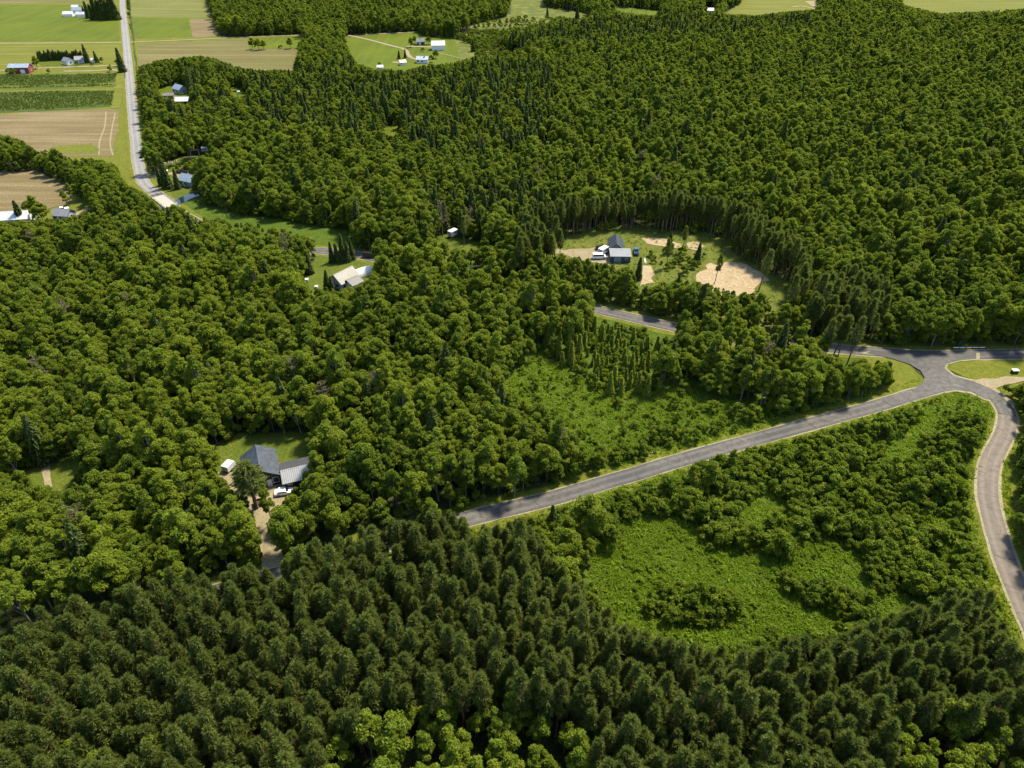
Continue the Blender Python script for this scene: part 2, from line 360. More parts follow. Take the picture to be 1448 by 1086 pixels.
ribbon('side_road', None, 4.35, M['asphalt'], Z5+.006, .03, pts=P2)
iw = min(range(len(P3)), key=lambda i: (P3[i]-at(1424, 590)).length)
ribbon('side_road', None, 4.4, M['asphalt'], Z5+.012, .03, pts=P3[:iw+1])
ribbon('lane', None, 4.4, M['asphaltwarm'], Z5+.012, .03, pts=P3[iw:])
patch('road_shoulder', [(1215,500),(1262,506),(1289,514),(1305,524),(1311.5,535),(1307,546),(1288,557),(1246,570),(1262,577),(1298,566),(1331,557.5),(1351,554.5),(1372,557.5),(1392,567),(1438,575),(1423,560),(1400,547),(1378,538.5),(1350,531),(1338,521.5),(1340,516.5),(1357,511.8),(1385,509.5),(1385,500),(1232,497)], M['gravel'], Z4+.018)
patch('road_junction', [(1225,500),(1261,508),(1286,516),(1301,525),(1307,535),(1303,544),(1286,554),(1246,567.5),(1262,575),(1298,564),(1331,555),(1351,552),(1373,555),(1393,565),(1424,570),(1412,557),(1398,549.5),(1376,540.5),(1348,532.5),(1335,521.5),(1338,515.5),(1356,510.5),(1380,508),(1380,499),(1232,497)], M['asphalt'], Z5+.02)
patch('gravel_turnout', [(1374,539),(1390,536),(1420,533),(1445,534),(1500,537),(1500,543),(1445,540),(1420,545),(1408,550),(1411,556)], M['dirt'], Z5-.006)
# tracks
ribbon('farm_track', [(-200,63),(0,61.5),(100,61),(178,60)], 3.2, M['dirt'], Z4, .2)
ribbon('farm_track', [(181,60),(230,58),(300,55),(360,52),(430,50),(490,49),(560,47),(600,44),(680,37),(740,33)], 2.8, M['dirt'], Z4, .25)
ribbon('farm_track', [(-200,104),(0,100),(50,97),(100,95),(150,93.5),(182,92.5)], 3.0, M['dirt'], Z4, .25)
ribbon('farm_track', [(90,101),(130,100.5),(158,99),(180,103)], 3.0, M['dirt'], Z4, .3)
ribbon('farm_track', [(172,103),(169,118),(167,135),(163,153)], 5.5, M['hay'], Z4, .3)
ribbon('farm_track', [(-200,130),(0,127),(100,125),(165,121)], 1.8, M['hay'], Z4, .3)
ribbon('wheel_track', [(150,158),(148,180),(141,200),(140,219)], .7, M['dirt'], Z3, .4)
ribbon('wheel_track', [(163,160),(158,185),(156,205),(160,220)], .7, M['dirt'], Z3, .4)
ribbon('farm_track', [(492,50),(520,56),(550,64),(572,70),(577,77),(582,82),(592,85)], 3.0, M['dirt'], Z4, .2)
ribbon('farm_track', [(575,66),(590,66),(612,67)], 3.5, M['dirt'], Z4, .2)
ribbon('farm_track', [(555,88),(566,89)], 3.5, M['dirt'], Z4, .2)
ribbon('farm_track', [(620,75),(645,81),(660,84)], 1.2, M['dirt'], Z4, .3)
ribbon('driveway', [(205,251),(222,249),(240,246),(258,244),(262,247)], 3.0, M['dirt'], Z4-.01, .2)
patch('gravel_yard', [(240,246),(247,243),(262,243),(266,252),(250,253)], M['dirt'], Z3)
ribbon('driveway', [(100,306),(112,302),(125,295)], 2.8, M['dirt'], Z4, .2)
ribbon('driveway', [(1120,10),(1135,9),(1158,14)], 4, M['dirt'], Z4, .2)
patch('gravel_yard', [(1138,2),(1165,0),(1170,8),(1150,10)], M['dirt'], Z3)
ribbon('driveway', [(720,340),(765,351),(800,357),(835,361)], 3.2, M['dirt'], Z4, .2)
ribbon('driveway', [(362,718),(372,735),(378,752),(383,775),(386,800),(390,816)], 4.2, M['dirt'], Z4-.01, .15)
ribbon('footpath', [(63,640),(65,665),(69,690),(72,720)], 1.6, M['dirt'], Z3, .4)
ribbon('stream', [(150,330),(205,305),(246,289),(256,284),(266,279),(284,274),(320,270),(360,281),(400,272),(470,250),(560,245),(660,235),(755,222),(771,203),(773,190),(762,175),(740,150)], 5.5, M['water'], Z4-.005, .3)

# ------------------------------------------------------------------ plant meshes
def unit(v): return v/np.maximum(np.linalg.norm(v, axis=1, keepdims=True), 1e-9)
def sprays(P, Nn, L, W, g, curl=.25, T=None):
    """leaf sprays: one bent rhombus each"""
    n = len(P); Nn = unit(Nn)
    if T is None: T = g.normal(size=(n, 3))
    T = unit(T - (T*Nn).sum(1, keepdims=True)*Nn); B = np.cross(Nn, T)
    L = L*g.uniform(.7, 1.3, (n, 1)); W = W*g.uniform(.7, 1.3, (n, 1))
    V = np.stack([P+T*L*.5-Nn*L*curl, P+B*W*.5, P-T*L*.5-Nn*L*curl*.3, P-B*W*.5], 1).reshape(-1, 3)
    return V, np.arange(4*n).reshape(-1, 4)
def sph(g, n, zmin=-1.0):
    z = g.uniform(zmin, 1, n); a = g.uniform(0, 2*math.pi, n); r = np.sqrt(1-z*z)
    return np.stack([r*np.cos(a), r*np.sin(a), z], 1)
def make_broad(i, h, Rr, zb, nl, mat, bark, spiky=1.0, per=150, lf=.42):
    g = np.random.default_rng(100+i)
    hz = (h-zb*h)/2; c = np.array([0, 0, zb*h+hz])
    d = sph(g, nl, -.55); lop = np.array([1+.24*g.uniform(-1, 1), 1+.24*g.uniform(-1, 1), 1])
    taper = np.where(d[:, 2:3] > 0, 1-.35*d[:, 2:3]**2, 1.0)
    C = c + d*np.array([Rr, Rr, hz])*lop*g.uniform(.52, .92, (nl, 1))*np.concatenate([taper, taper, np.ones_like(taper)], 1)
    C[0] = (g.uniform(-.3, .3), g.uniform(-.3, .3), h-Rr*.36)
    rl = Rr*g.uniform(.17, .36, nl)
    Ps, Ns, vs = [], [], []
    for k in range(nl):
        dd = sph(g, per, -.65); rr = rl[k]*g.uniform(.68, 1.28, (per, 1))*np.array([1, 1, .85])
        Ps.append(C[k]+dd*rr); Ns.append(dd + g.normal(size=(per, 3))*.55*spiky + np.array([0, 0, .45]))
        vs.append(np.clip(g.normal(.42, .2, per) + g.uniform(-.2, .2), 0, 1))
    P = np.concatenate(Ps); Nn = np.concatenate(Ns)
    V, Q = sprays(P, Nn, lf*1.5, lf*.62, g)
    crown = npmesh("crown", V, Q, [mat], attrs={'v': np.repeat(np.concatenate(vs), 4)})
    t = MB(); r = h*.0125
    top = c[2]+hz*.3
    t.tube((0, 0, -.3), (0, 0, zb*h*.6), r*1.35, r, 7); t.tube((0, 0, zb*h*.6), (.1, 0, top), r, r*.3, 6)
    for k in range(min(nl, 9)):
        z0 = zb*h*(.6+.4*g.random()) + (k/9)*(top-zb*h)*.5
        t.tube((0, 0, z0), C[k], r*.45, r*.12, 5)
    return crown, t.mesh("trunk", bark)
def make_pine(i, h, Rr, zb, mat, bark, blades=9, sparse=1.0):
    g = np.random.default_rng(200+i); t = MB(); r = h*.0105
    t.tube((0, 0, -.3), (0, 0, h*.6), r*1.3, r*.8, 7); t.tube((0, 0, h*.6), (0, 0, h*.98), r*.8, r*.15, 6)
    P, T, v = [], [], []; z = zb*h
    while z < h*.985:
        q = (z-zb*h)/(h-zb*h); rad = Rr*max(.22, (1-q**2.1))*(.6+.4*min(1, q*3))
        nb = g.integers(4, 7); a0 = g.uniform(0, 6.28)
        for b in range(nb):
            if g.random() > sparse: continue
            a = a0+6.283*b/nb+g.normal(0, .2); rb = rad*g.uniform(.65, 1.15); up = .12+.55*q+g.normal(0, .08)
            e = np.array([math.cos(a), math.sin(a), up]); p0 = np.array([0, 0, z])
            t.tube(p0, p0+e*rb, r*.22, r*.06, 4)
            for s in (.62, 1.0):
                pc = p0+e*rb*s+g.normal(0, .12, 3)*rb*.5
                dirs = unit(e*.6+np.array([0, 0, .4])+g.normal(0, .6, (blades, 3)))
                P.append(pc+dirs*.32); T.append(dirs); v.append(np.clip(g.normal(.4, .22, blades), 0, 1))
        z += g.uniform(.42, .62)*h/16
    for k in range(3):
        dirs = unit(np.array([0, 0, 1.2])+g.normal(0, .5, (9, 3))); P.append(np.array([0, 0, h*.99])+dirs*.3); T.append(dirs); v.append(np.full(9, .5))
    P = np.concatenate(P); T = np.concatenate(T); Nn = g.normal(size=P.shape)+np.array([0, 0, .9])
    Nn = Nn-(Nn*T).sum(1, keepdims=True)*T
    V, Q = sprays(P, Nn, .95, .17, g, .05, T)
    return npmesh("crown", V, Q, [mat], attrs={'v': np.repeat(np.concatenate(v), 4)}), t.mesh("trunk", bark)
def make_spruce(i, h, Rr, mat, bark, zb=.06):
    g = np.random.default_rng(300+i); t = MB(); r = h*.011
    t.tube((0, 0, -.3), (0, 0, h*.97), r*1.3, r*.12, 6)
    P, Nn, T, v = [], [], [], []; z = zb*h
    while z < h*.98:
        q = z/h; rad = Rr*(1-q)**.85*g.uniform(.85, 1.1)+.12; nb = int(6+6*(1-q)); a0 = g.uniform(0, 6.28)
        for b in range(nb):
            a = a0+6.283*b/nb+g.normal(0, .15); rb = rad*g.uniform(.75, 1.15)
            e = np.array([math.cos(a), math.sin(a), -.18-.25*(1-q)])
            for s in (.4, .68, .95):
                for k in range(2):
                    P.append(np.array([0, 0, z])+e*rb*s+g.normal(0, .1, 3)); T.append(e+g.normal(0, .3, 3))
                    Nn.append(np.array([e[0]*.55, e[1]*.55, .8])+g.normal(0, .3, 3)); v.append(np.clip(g.normal(.35+.25*s, .18), 0, 1))
        z += g.uniform(.3, .45)*max(.6, h/14)
    P = np.array(P); Nn = np.array(Nn); T = np.array(T)
    V, Q = sprays(P, Nn, .36*Rr+.3, .16*Rr+.22, g, .2, T)
    return npmesh("crown", V, Q, [mat], attrs={'v': np.repeat(np.array(v), 4)}), t.mesh("trunk", bark)
def make_dead(i, h, Rr):
    g = np.random.default_rng(400+i); t = MB(); r = h*.013
    t.tube((0, 0, -.3), (0, 0, h*.95), r*1.3, r*.2, 6); P, T = [], []
    for k in range(34):
        z = h*(.35+.62*g.random()); a = g.uniform(0, 6.28); l = Rr*g.uniform(.5, 1.1)*(1.15-.5*z/h)
        e = np.array([math.cos(a), math.sin(a), .45+.3*g.random()]); p = np.array([0, 0, z])+e*l
        t.tube((0, 0, z), p, r*.35, r*.08, 4)
        for s in range(3):
            d2 = unit((e+g.normal(0, .7, 3))[None])[0]; q0 = np.array([0, 0, z])+e*l*g.uniform(.5, 1)
            t.tube(q0, q0+d2*l*.45, r*.13, r*.04, 4)
            for m_ in range(5):
                dd = unit((d2+g.normal(0, .7, 3))[None])[0]; P.append(q0+d2*l*.45*g.random()+dd*.2); T.append(dd)
    P = np.array(P); T = np.array(T); Nn = g.normal(size=P.shape)
    V, Q = sprays(P, Nn, .7, .14, g, .1, T)
    return npmesh("twigs", V, Q, [M['deadtwig']], attrs={'v': np.full(len(V), .4)}), t.mesh("trunk", M['deadwood'])
def joined(name, crown, trunk):
    """crown and trunk in one mesh, for the far woods"""
    def arr(m):
        V = np.empty(len(m.vertices)*3, np.float32); m.vertices.foreach_get("co", V); return V.reshape(-1, 3)
    V1, V2 = arr(crown), arr(trunk); at_ = np.empty(len(V1), np.float32); crown.attributes['v'].data.foreach_get("value", at_)
    f2 = [list(p.vertices) for p in trunk.polygons if len(p.vertices) == 4]
    Q1 = np.arange(len(V1)).reshape(-1, 4)
    Q = np.concatenate([Q1, np.array(f2)+len(V1)]); mi = np.r_[np.zeros(len(Q1)), np.ones(len(f2))]
    return npmesh(name, np.concatenate([V1, V2]), Q, [crown.materials[0], trunk.materials[0]], mi, {'v': np.r_[at_, np.zeros(len(V2))]})

# each species: list of (crown, trunk, height, radius)
SPEC = {'broad': [], 'light': [], 'pine': [], 'spruce': [], 'larch': [], 'shrub': [], 'dead': []}
for i in range(7):
    h = [11, 12, 10, 13.5, 9.5, 11.5, 12.5][i]; r_ = [2.5, 2.9, 2.3, 2.2, 2.6, 2.8, 1.9][i]
    SPEC['broad'].append((*make_broad(i, h, r_, [.15, .2, .1, .22, .08, .15, .2][i], 31+i, M['broad'], M['palebark' if i in (3, 6) else 'bark']), h, r_))
for i in range(4):
    h = [13, 14, 11, 12][i]; r_ = [2.3, 2.6, 2.4, 1.9][i]
    SPEC['light'].append((*make_broad(20+i, h, r_, .2, 24, M['broadlight'], M['palebark'], 1.2, 140, .42), h, r_))
for i in range(5):
    h = [15.5, 14.5, 16.5, 15, 14][i]; r_ = [1.55, 1.4, 1.65, 1.45, 1.35][i]
    SPEC['pine'].append((*make_pine(i, h, r_, .46, M['pine'], M['pinebark']), h, r_))
for i in range(4):
    h = [12.5, 14.5, 11, 13.5][i]; r_ = [2.5, 2.7, 2.3, 2.2][i]
    SPEC['spruce'].append((*make_spruce(i, h, r_, M['spruce'], M['bark']), h, r_))
for i in range(3):
    h = [7.5, 9, 6.5][i]; r_ = [1.2, 1.3, 1.1][i]
    SPEC['larch'].append((*make_spruce(10+i, h, r_, M['larch'], M['bark'], .1), h, r_))
for i in range(5):
    h = [3.6, 4.2, 3.0, 4.6, 3.4][i]; r_ = [1.7, 1.8, 1.7, 1.6, 1.9][i]
    SPEC['shrub'].append((*make_broad(40+i, h, r_, .12, 11, M['shrub'], M['bark'], 1.1, 85, .46), h, r_))
for i in range(2):
    SPEC['dead'].append((*make_dead(i, 15+i, 2.6), 15+i, 2.6))

# ------------------------------------------------------------------ where the photograph shows open ground, in photo pixels
OX, OY, MW, MH = 300, 120, 2060, 1420           # raster margins
def raster(polys):
    m = np.zeros((MH, MW), bool)
    for p in polys:
        a = np.array(p, float)+[OX, OY]
        x0, y0 = np.maximum(a.min(0).astype(int)-1, 0); x1, y1 = np.minimum(a.max(0).astype(int)+2, [MW, MH])
        X, Y = np.meshgrid(np.arange(x0, x1)+.5, np.arange(y0, y1)+.5); ins = np.zeros(X.shape, bool)
        for i in range(len(a)):
            (ax, ay), (bx, by) = a[i-1], a[i]
            if ay == by: continue
            ins ^= ((ay > Y) != (by > Y)) & (X < (bx-ax)*(Y-ay)/(by-ay)+ax)
        m[y0:y1, x0:x1] |= ins
    return m
def look(m, u, v):
    i = np.round(np.asarray(u)+OX).astype(int); j = np.round(np.asarray(v)+OY).astype(int)
    ok = (i >= 0) & (i < MW) & (j >= 0) & (j < MH); r = np.zeros(i.shape, bool)
    r[ok] = m[j[ok], i[ok]]; return r
def band(P, half):
    L, Rr = [], []
    for i, p in enumerate(P):
        tg = (P[min(i+1, len(P)-1)]-P[max(i-1, 0)]).normalized(); n = Vector((-tg.y, tg.x, 0))
        for lst, s in ((L, half), (Rr, -half)):
            q = p+n*s; u, v, z = proj(q.x, q.y, 0); lst.append((u, v))
    return L+Rr[::-1]
def seg(P, a, b):
    ia = min(range(len(P)), key=lambda i: (P[i]-at(*a)).length); ib = min(range(len(P)), key=lambda i: (P[i]-at(*b)).length)
    return P[min(ia, ib):max(ia, ib)+1]
VIS_ROADS = [band(seg(P1, (170,-60), (240,290)), 4.2), band(seg(P1, (838,437), (958,465)), 3.6), band(seg(P1, (1190,495), (1700,497)), 4.0),
             band(seg(P2, (1340,545), (1075,620)), 3.4), band(seg(P2, (1050,627), (1022,634)), 2.6), band(seg(P2, (958,653), (845,686)), 3.6),
             band(seg(P2, (800,700), (655,737)), 3.3), band(P3, 3.6)]
JUNC = [(1225,500),(1261,508),(1286,516),(1301,525),(1307,535),(1303,544),(1286,554),(1246,567.5),(1262,575),(1298,564),(1331,555),(1351,552),(1373,555),(1393,565),(1424,570),(1412,557),(1398,549.5),(1376,540.5),(1348,532.5),(1335,521.5),(1338,515.5),(1356,510.5),(1380,508),(1380,499),(1232,497)]
CLEAR = VIS_ROADS + [JUNC] + [
 [(-290,-110),(172,-110),(178,50),(188,200),(192,262),(186,264),(172,250),(163,232),(132,223),(95,222),(75,208),(50,214),(32,198),(10,190),(-290,184)],
 [(-290,240),(30,244),(48,239),(72,252),(98,263),(112,274),(108,289),(124,283),(126,292),(104,305),(80,309),(47,309),(0,312),(-290,318)],
 [(178,-110),(290,-110),(292,0),(300,22),(309,50),(345,52),(430,49),(424,60),(414,98),(362,98),(332,92),(305,82),(285,78),(262,80),(225,84),(203,90),(194,96),(189,80)],
 [(488,50),(590,45),(602,52),(640,54),(665,62),(673,70),(668,80),(640,88),(605,90),(575,98),(530,97),(505,88),(495,70)],
 [(642,42),(718,24),(724,0),(724,-110),(770,-110),(768,10),(800,14),(836,20),(822,27),(790,22),(772,32),(742,36),(700,40)],
 [(1020,19),(1048,6),(1085,-110),(1158,-110),(1156,12),(1110,16),(1070,21)], [(1278,-110),(1740,-110),(1740,10),(1448,12),(1400,15),(1330,18),(1294,10),(1278,6)],
 [(862,8),(905,12),(945,17),(925,21),(880,17)], [(996,10),(1012,11),(1010,17),(995,16)],
 [(544,179),(564,177),(566,187),(555,191),(545,187)],
 [(226,127),(246,120),(263,122),(268,135),(268,144),(252,144),(236,138),(227,134)], [(325,124),(345,124),(350,133),(330,136)],
 [(230,232),(236,228),(250,226),(256,222),(270,216),(288,210),(297,212),(290,217),(280,222),(252,232),(240,236)],
 [(206,248),(225,247),(244,246),(258,243),(270,246),(272,256),(260,263),(262,267),(240,278),(228,270),(212,258)],
 [(248,286),(262,275),(282,270),(284,278),(270,290),(300,292),(350,306),(400,312),(452,322),(496,329),(497,343),(470,342),(440,334),(400,322),(350,314),(300,304),(262,296)],
 [(428,390),(450,381),(470,374),(498,370),(512,376),(519,386),(515,401),(498,404),(470,404),(455,406),(440,408)], [(500,360),(512,360),(530,366),(528,372),(515,371)],
 [(617,338),(634,325),(650,326),(652,338),(680,342),(678,351),(660,350),(640,344)],
 [(768,352),(800,348),(815,338),(852,338),(860,331),(905,334),(932,331),(990,327),(1018,337),(1042,362),(1080,385),(1118,403),(1122,412),(1106,436),(1094,436),(1084,416),(1066,409),(1050,414),(1020,406),(1000,398),(960,394),(928,402),(904,402),(896,378),(860,372),(836,366),(800,358)],
 [(1262,512),(1290,521),(1302,535),(1296,548),(1268,556),(1266,535)], [(1336,521),(1360,512),(1448,510),(1448,536),(1740,536),(1740,508),(1448,508)], [(1340,520),(1448,512),(1448,538),(1420,546),(1400,546),(1350,531)],
 [(1290,568),(1340,556),(1380,560),(1400,575),(1404,595),(1390,585),(1360,577),(1310,578)], [(1400,640),(1380,665),(1376,700),(1388,700),(1392,650)], [(1418,640),(1432,620),(1440,590),(1446,600),(1430,680),(1440,760),(1448,800),(1430,770),(1414,700)],
 [(312,652),(322,642),(345,626),(385,622),(434,625),(434,640),(431,655),(412,668),(404,690),(409,702),(394,702),(386,690),(372,680),(345,668),(332,690),(322,682),(314,668)], [(372,742),(381,756),(389,780),(392,806),(374,806),(368,775)],
 [(36,668),(62,657),(108,646),(115,652),(95,685),(72,688),(40,680)],
 [(842,790),(858,756),(880,738),(920,733),(962,736),(1000,752),(1030,780),(1080,785),(1120,765),(1160,760),(1200,772),(1232,788),(1210,815),(1196,840),(1180,880),(1140,898),(1080,908),(1040,915),(960,908),(900,885),(868,862),(850,835),(838,812)],
 [(766,196),(773,196),(775,206),(768,207)],
]
# low growth only (no trees): the shrubby meadow by the side road, the thicket, the bushy far pasture
LOW = [[(700,560),(760,500),(800,520),(850,548),(930,556),(965,545),(1000,560),(1080,580),(1110,595),(1060,618),(960,645),(880,668),(830,640),(800,600)],
       [(945,660),(965,640),(1010,640),(1080,622),(1180,595),(1290,572),(1345,556),(1390,570),(1400,600),(1375,680),(1376,720),(1395,790),(1425,850),(1448,900),(1420,905),(1380,850),(1280,870),(1200,905),(1050,930),(900,905),(840,860),(830,800),(860,735),(940,690)],
       [(820,690),(945,655),(940,700),(860,735),(790,770),(740,765),(760,735)],
       [(640,45),(720,28),(780,30),(800,40),(760,60),(700,95),(660,90),(670,70)],
       [(320,283),(380,288),(440,300),(505,318),(500,328),(440,320),(380,310),(330,303)],
       [(835,446),(955,470),(960,480),(900,470),(830,460)], [(480,52),(500,52),(505,75),(540,95),(490,100)]]
PINE = [[(0,930),(20,875),(100,860),(180,830),(300,812),(400,802),(500,762),(600,738),(650,735),(720,742),(770,775),(800,820),(850,870),(900,908),(1050,930),(1200,905),(1290,868),(1380,850),(1420,900),(1470,960),(1470,1040),(1390,1020),(1280,1030),(1250,1100),(1000,1110),(840,1100),(825,1030),(745,975),(650,975),(555,995),(475,1040),(465,1120),(90,1120),(0,1110),(-100,1100),(-100,980)],
        [(735,300),(800,288),(905,284),(915,320),(860,330),(800,345),(735,350)],
        [(915,278),(1000,280),(1060,300),(1130,345),(1150,390),(1140,410),(1085,385),(1045,350),(1010,322),(930,320)],
        [(1150,400),(1200,385),(1255,400),(1255,455),(1190,470),(1150,450)]]
LARCH = [[(765,470),(830,452),(905,462),(935,485),(940,550),(880,556),(830,535),(780,500)]]
MIX = [[(400,95),(480,90),(560,100),(640,92),(760,80),(800,120),(780,190),(700,230),(560,200),(400,180),(250,165),(195,140),(195,95),(330,95)],
       [(700,60),(830,25),(1150,22),(1150,40),(900,60)], [(600,260),(760,260),(800,320),(600,330)]]
LIGHT = [[(475,1040),(555,995),(650,975),(745,975),(825,1030),(840,1140),(465,1140)], [(1260,1020),(1390,995),(1480,1025),(1480,1140),(1250,1140)],
         [(-100,830),(40,790),(160,830),(140,870),(20,885),(-100,930)], [(90,1060),(230,1060),(230,1140),(90,1140)]]
mCLEAR, mLOW, mPINE, mLARCH, mMIX, mLIGHT = map(raster, (CLEAR, LOW, PINE, LARCH, MIX, LIGHT))
mBASE = raster([JUNC, band(P1, 4.8), band(P2, 4.3), band(P3, 4.0), [(300,640),(340,615),(450,615),(450,690),(405,720),(395,816),(370,816),(350,720),(310,700)],
                [(425,380),(500,350),(535,360),(530,400),(500,420),(430,412)], [(755,345),(860,325),(930,325),(920,400),(760,362)]])

# keep plants off the buildings' own ground too: (centre px, radius m), filled in below
def accept(X, Y, h, r, lowfrac=.35):
    """drop a plant that stands on open ground, or whose crown would hide open ground the photo shows"""
    ok = np.ones(len(X), bool)
    u, v, z = proj(X, Y, 0*X); ok &= ~look(mCLEAR, u, v) & ~look(mBASE, u, v)
    for fz in (lowfrac, .55, .75, .9, 1.0):
        wr = {lowfrac: .75, .55: .95, .75: .85, .9: .5, 1.0: .1}[fz]
        for s in (-wr, 0, wr):
            u, v, z = proj(X+s*r, Y, h*fz); ok &= ~look(mCLEAR, u, v)
    return ok
def grid(sp, jit=.42):
    """jittered points over the ground the frame sees, with a margin round it"""
    ys = np.arange(30, 1010, sp*.87); out = []
    for k, y in enumerate(ys):
        half = (y*CP + H*SP)*.724*1.06+30; n = int(2*half/sp)
        x = (np.arange(n)-n/2+.5*(k % 2))*sp; out.append(np.stack([x, np.full(n, y)], 1))
    P = np.concatenate(out); P += rng.uniform(-jit, jit, P.shape)*sp; return P[:, 0], P[:, 1]

PLANTS = {k: [] for k in SPEC}                   # rows: x, y, scale, rot, variant
def put(kind, X, Y, S, idx=None):
    n = len(X); V = rng.integers(0, len(SPEC[kind]), n) if idx is None else np.full(n, idx)
    hh = np.array([s[2] for s in SPEC[kind]])[V]*S; rr = np.array([s[3] for s in SPEC[kind]])[V]*S
    return V, hh, rr
mSHRUBBY = raster([LOW[0]]); mTH = raster([LOW[1], LOW[2]])
def fill(kind, sp, mask_fn, prob=1.0, smin=.75, smax=1.15, ztype=.65, lowfrac=.35):
    X, Y = grid(sp); keep = rng.random(len(X)) < prob; X, Y = X[keep], Y[keep]
    S = rng.uniform(smin, smax, len(X)); V, hh, rr = put(kind, X, Y, S)
    u, v, z = proj(X, Y, hh*ztype); ok = mask_fn(u, v)
    X, Y, S, V, hh, rr = (a[ok] for a in (X, Y, S, V, hh, rr))
    ok = accept(X, Y, hh, rr, lowfrac)
    if kind not in ('shrub', 'larch'):
        for fz in (0, .3): u, v, z = proj(X, Y, hh*fz); ok &= ~look(mSHRUBBY, u, v)
    PLANTS[kind].append(np.stack([X, Y, S, rng.uniform(0, 6.283, len(X)), V], 1)[ok])
isl = lambda m: (lambda u, v: look(m, u, v))
default = lambda u, v: ~(look(mLOW, u, v) | look(mPINE, u, v) | look(mLARCH, u, v) | look(mMIX, u, v) | look(mLIGHT, u, v))
fill('broad', 9, default, .4, 1.15, 1.45)
fill('broad', 3.45, default, .96, .55, 1.12)
fill('spruce', 4.5, default, .03, .7, 1.2)
fill('light', 4.6, default, .09, .7, 1.1)
fill('broad', 3.6, isl(mMIX), .6, .6, 1.1)
fill('spruce', 3.6, isl(mMIX), .3, .6, 1.15)
fill('light', 3.7, isl(mLIGHT), .95, .7, 1.0)
fill('pine', 2.05, isl(mPINE), .92, .62, 1.06, .8, .55)
fill('broad', 5, isl(mPINE), .03, .6, .9, .75)
fill('larch', 2.8, isl(mLARCH), .7, .4, .95)
fill('shrub', 2.5, isl(mLARCH), .5, .6, 1.0)
fill('shrub', 1.9, isl(mSHRUBBY), .3, .2, .5)
fill('shrub', 5.0, isl(mSHRUBBY), .22, .5, .95)
fill('shrub', 2.3, isl(mTH), .75, .45, 1.05)
fill('shrub', 3.6, isl(mTH), .6, 1.1, 1.7)
def patchy(x, y): return np.sin(.17*x+1.9*np.sin(.11*y+1))+np.sin(.21*y+1.7*np.sin(.13*x+2))
for q in (-1, -2):
    A = PLANTS['shrub'][q]; w_ = patchy(A[:, 0], A[:, 1]); PLANTS['shrub'][q] = A[w_ > (-1.3 if q == -2 else -.7)]
fill('shrub', 2.3, lambda u, v: look(mLOW, u, v) & ~look(mSHRUBBY, u, v) & ~look(mTH, u, v), .42, .5, 1.1)
def second(kind, sp, mask_fn, smin, smax, gap, prob=1.0):
    cell = {}
    for k in ('broad', 'light', 'pine', 'spruce', 'larch'):
        for A in PLANTS[k]:
            for x, y in A[:, :2]: cell.setdefault((int(x//4), int(y//4)), []).append((x, y))
    n0 = len(PLANTS[kind]); fill(kind, sp, mask_fn, prob, smin, smax, .6, .2)
    A = PLANTS[kind].pop(); keep = []
    for r_ in A:
        i, j = int(r_[0]//4), int(r_[1]//4)
        near = [p for a in (-1, 0, 1) for b in (-1, 0, 1) for p in cell.get((i+a, j+b), ())]
        keep.append(all((p[0]-r_[0])**2+(p[1]-r_[1])**2 > gap*gap for p in near))
    PLANTS[kind].append(A[np.array(keep, bool)])
second('broad', 2.9, lambda u, v: default(u, v) | look(mMIX, u, v), .45, .75, 2.4, .9)
second('broad', 2.6, lambda u, v: default(u, v) | look(mMIX, u, v), .26, .45, 1.9, .8)
second('pine', 2.0, isl(mPINE), .5, .8, 1.7, .9)
# undergrowth that closes the forest edge along clearings and roads
X, Y = grid(2.8); u, v, z = proj(X, Y, 0*X)
edge = np.zeros(len(X), bool)
for a in np.arange(0, 6.28, .785):
    for d_ in (3, 6):
        uu, vv, _ = proj(X+d_*math.cos(a), Y+d_*math.sin(a), 0*X); edge |= look(mCLEAR, uu, vv)
edge &= rng.random(len(X)) < .8; X, Y = X[edge], Y[edge]
S = rng.uniform(.5, 1.4, len(X)); V, hh, rr = put('shrub', X, Y, S); ok = accept(X, Y, hh, rr)
PLANTS['shrub'].append(np.stack([X, Y, S, rng.uniform(0, 6.283, len(X)), V], 1)[ok])
m1 = raster([CLEAR[-2]]); X, Y = grid(2.9); u, v, z = proj(X, Y, 0*X); ok = look(m1, u, v) & (rng.random(len(X)) < .2) & (patchy(X*1.3, Y*1.3) > -.2); X, Y = X[ok], Y[ok]
PLANTS['shrub'].append(np.stack([X, Y, rng.uniform(.12, .36, len(X)), rng.uniform(0, 6.283, len(X)), rng.integers(0, len(SPEC['shrub']), len(X))], 1))
def clump(poly, kind, sp, smin, smax, prob=.9, drop=0.0):
    m = raster([poly]); X, Y = grid(sp); u, v, z = proj(X, Y, 0*X); ok = look(m, u, v) & (rng.random(len(X)) < prob); X, Y = X[ok], Y[ok]
    S = rng.uniform(smin, smax, len(X)); V, hh, rr = put(kind, X, Y, S)
    PLANTS[kind].append(np.stack([X, Y, S, rng.uniform(0, 6.283, len(X)), V], 1))
clump([(905,850),(935,840),(1000,835),(1040,850),(1042,872),(1010,892),(940,888),(925,872)], 'shrub', 2.0, .7, 1.2)
clump([(1095,828),(1120,822),(1180,836),(1225,850),(1240,870),(1190,872),(1130,850)], 'shrub', 2.1, .7, 1.25)
clump([(925,855),(940,846),(1000,842),(1030,855),(1025,872),(1000,885),(950,880)], 'shrub', 3.0, 1.0, 1.5)
clump([(1080,900),(1105,892),(1125,905),(1115,915),(1085,915)], 'shrub', 2.1, .6, .9)
clump([(1190,880),(1230,870),(1225,890),(1200,893)], 'shrub', 2.1, 1.0, 1.5)
clump([(1080,775),(1105,768),(1112,783),(1090,790)], 'shrub', 1.6, 1.0, 1.45)
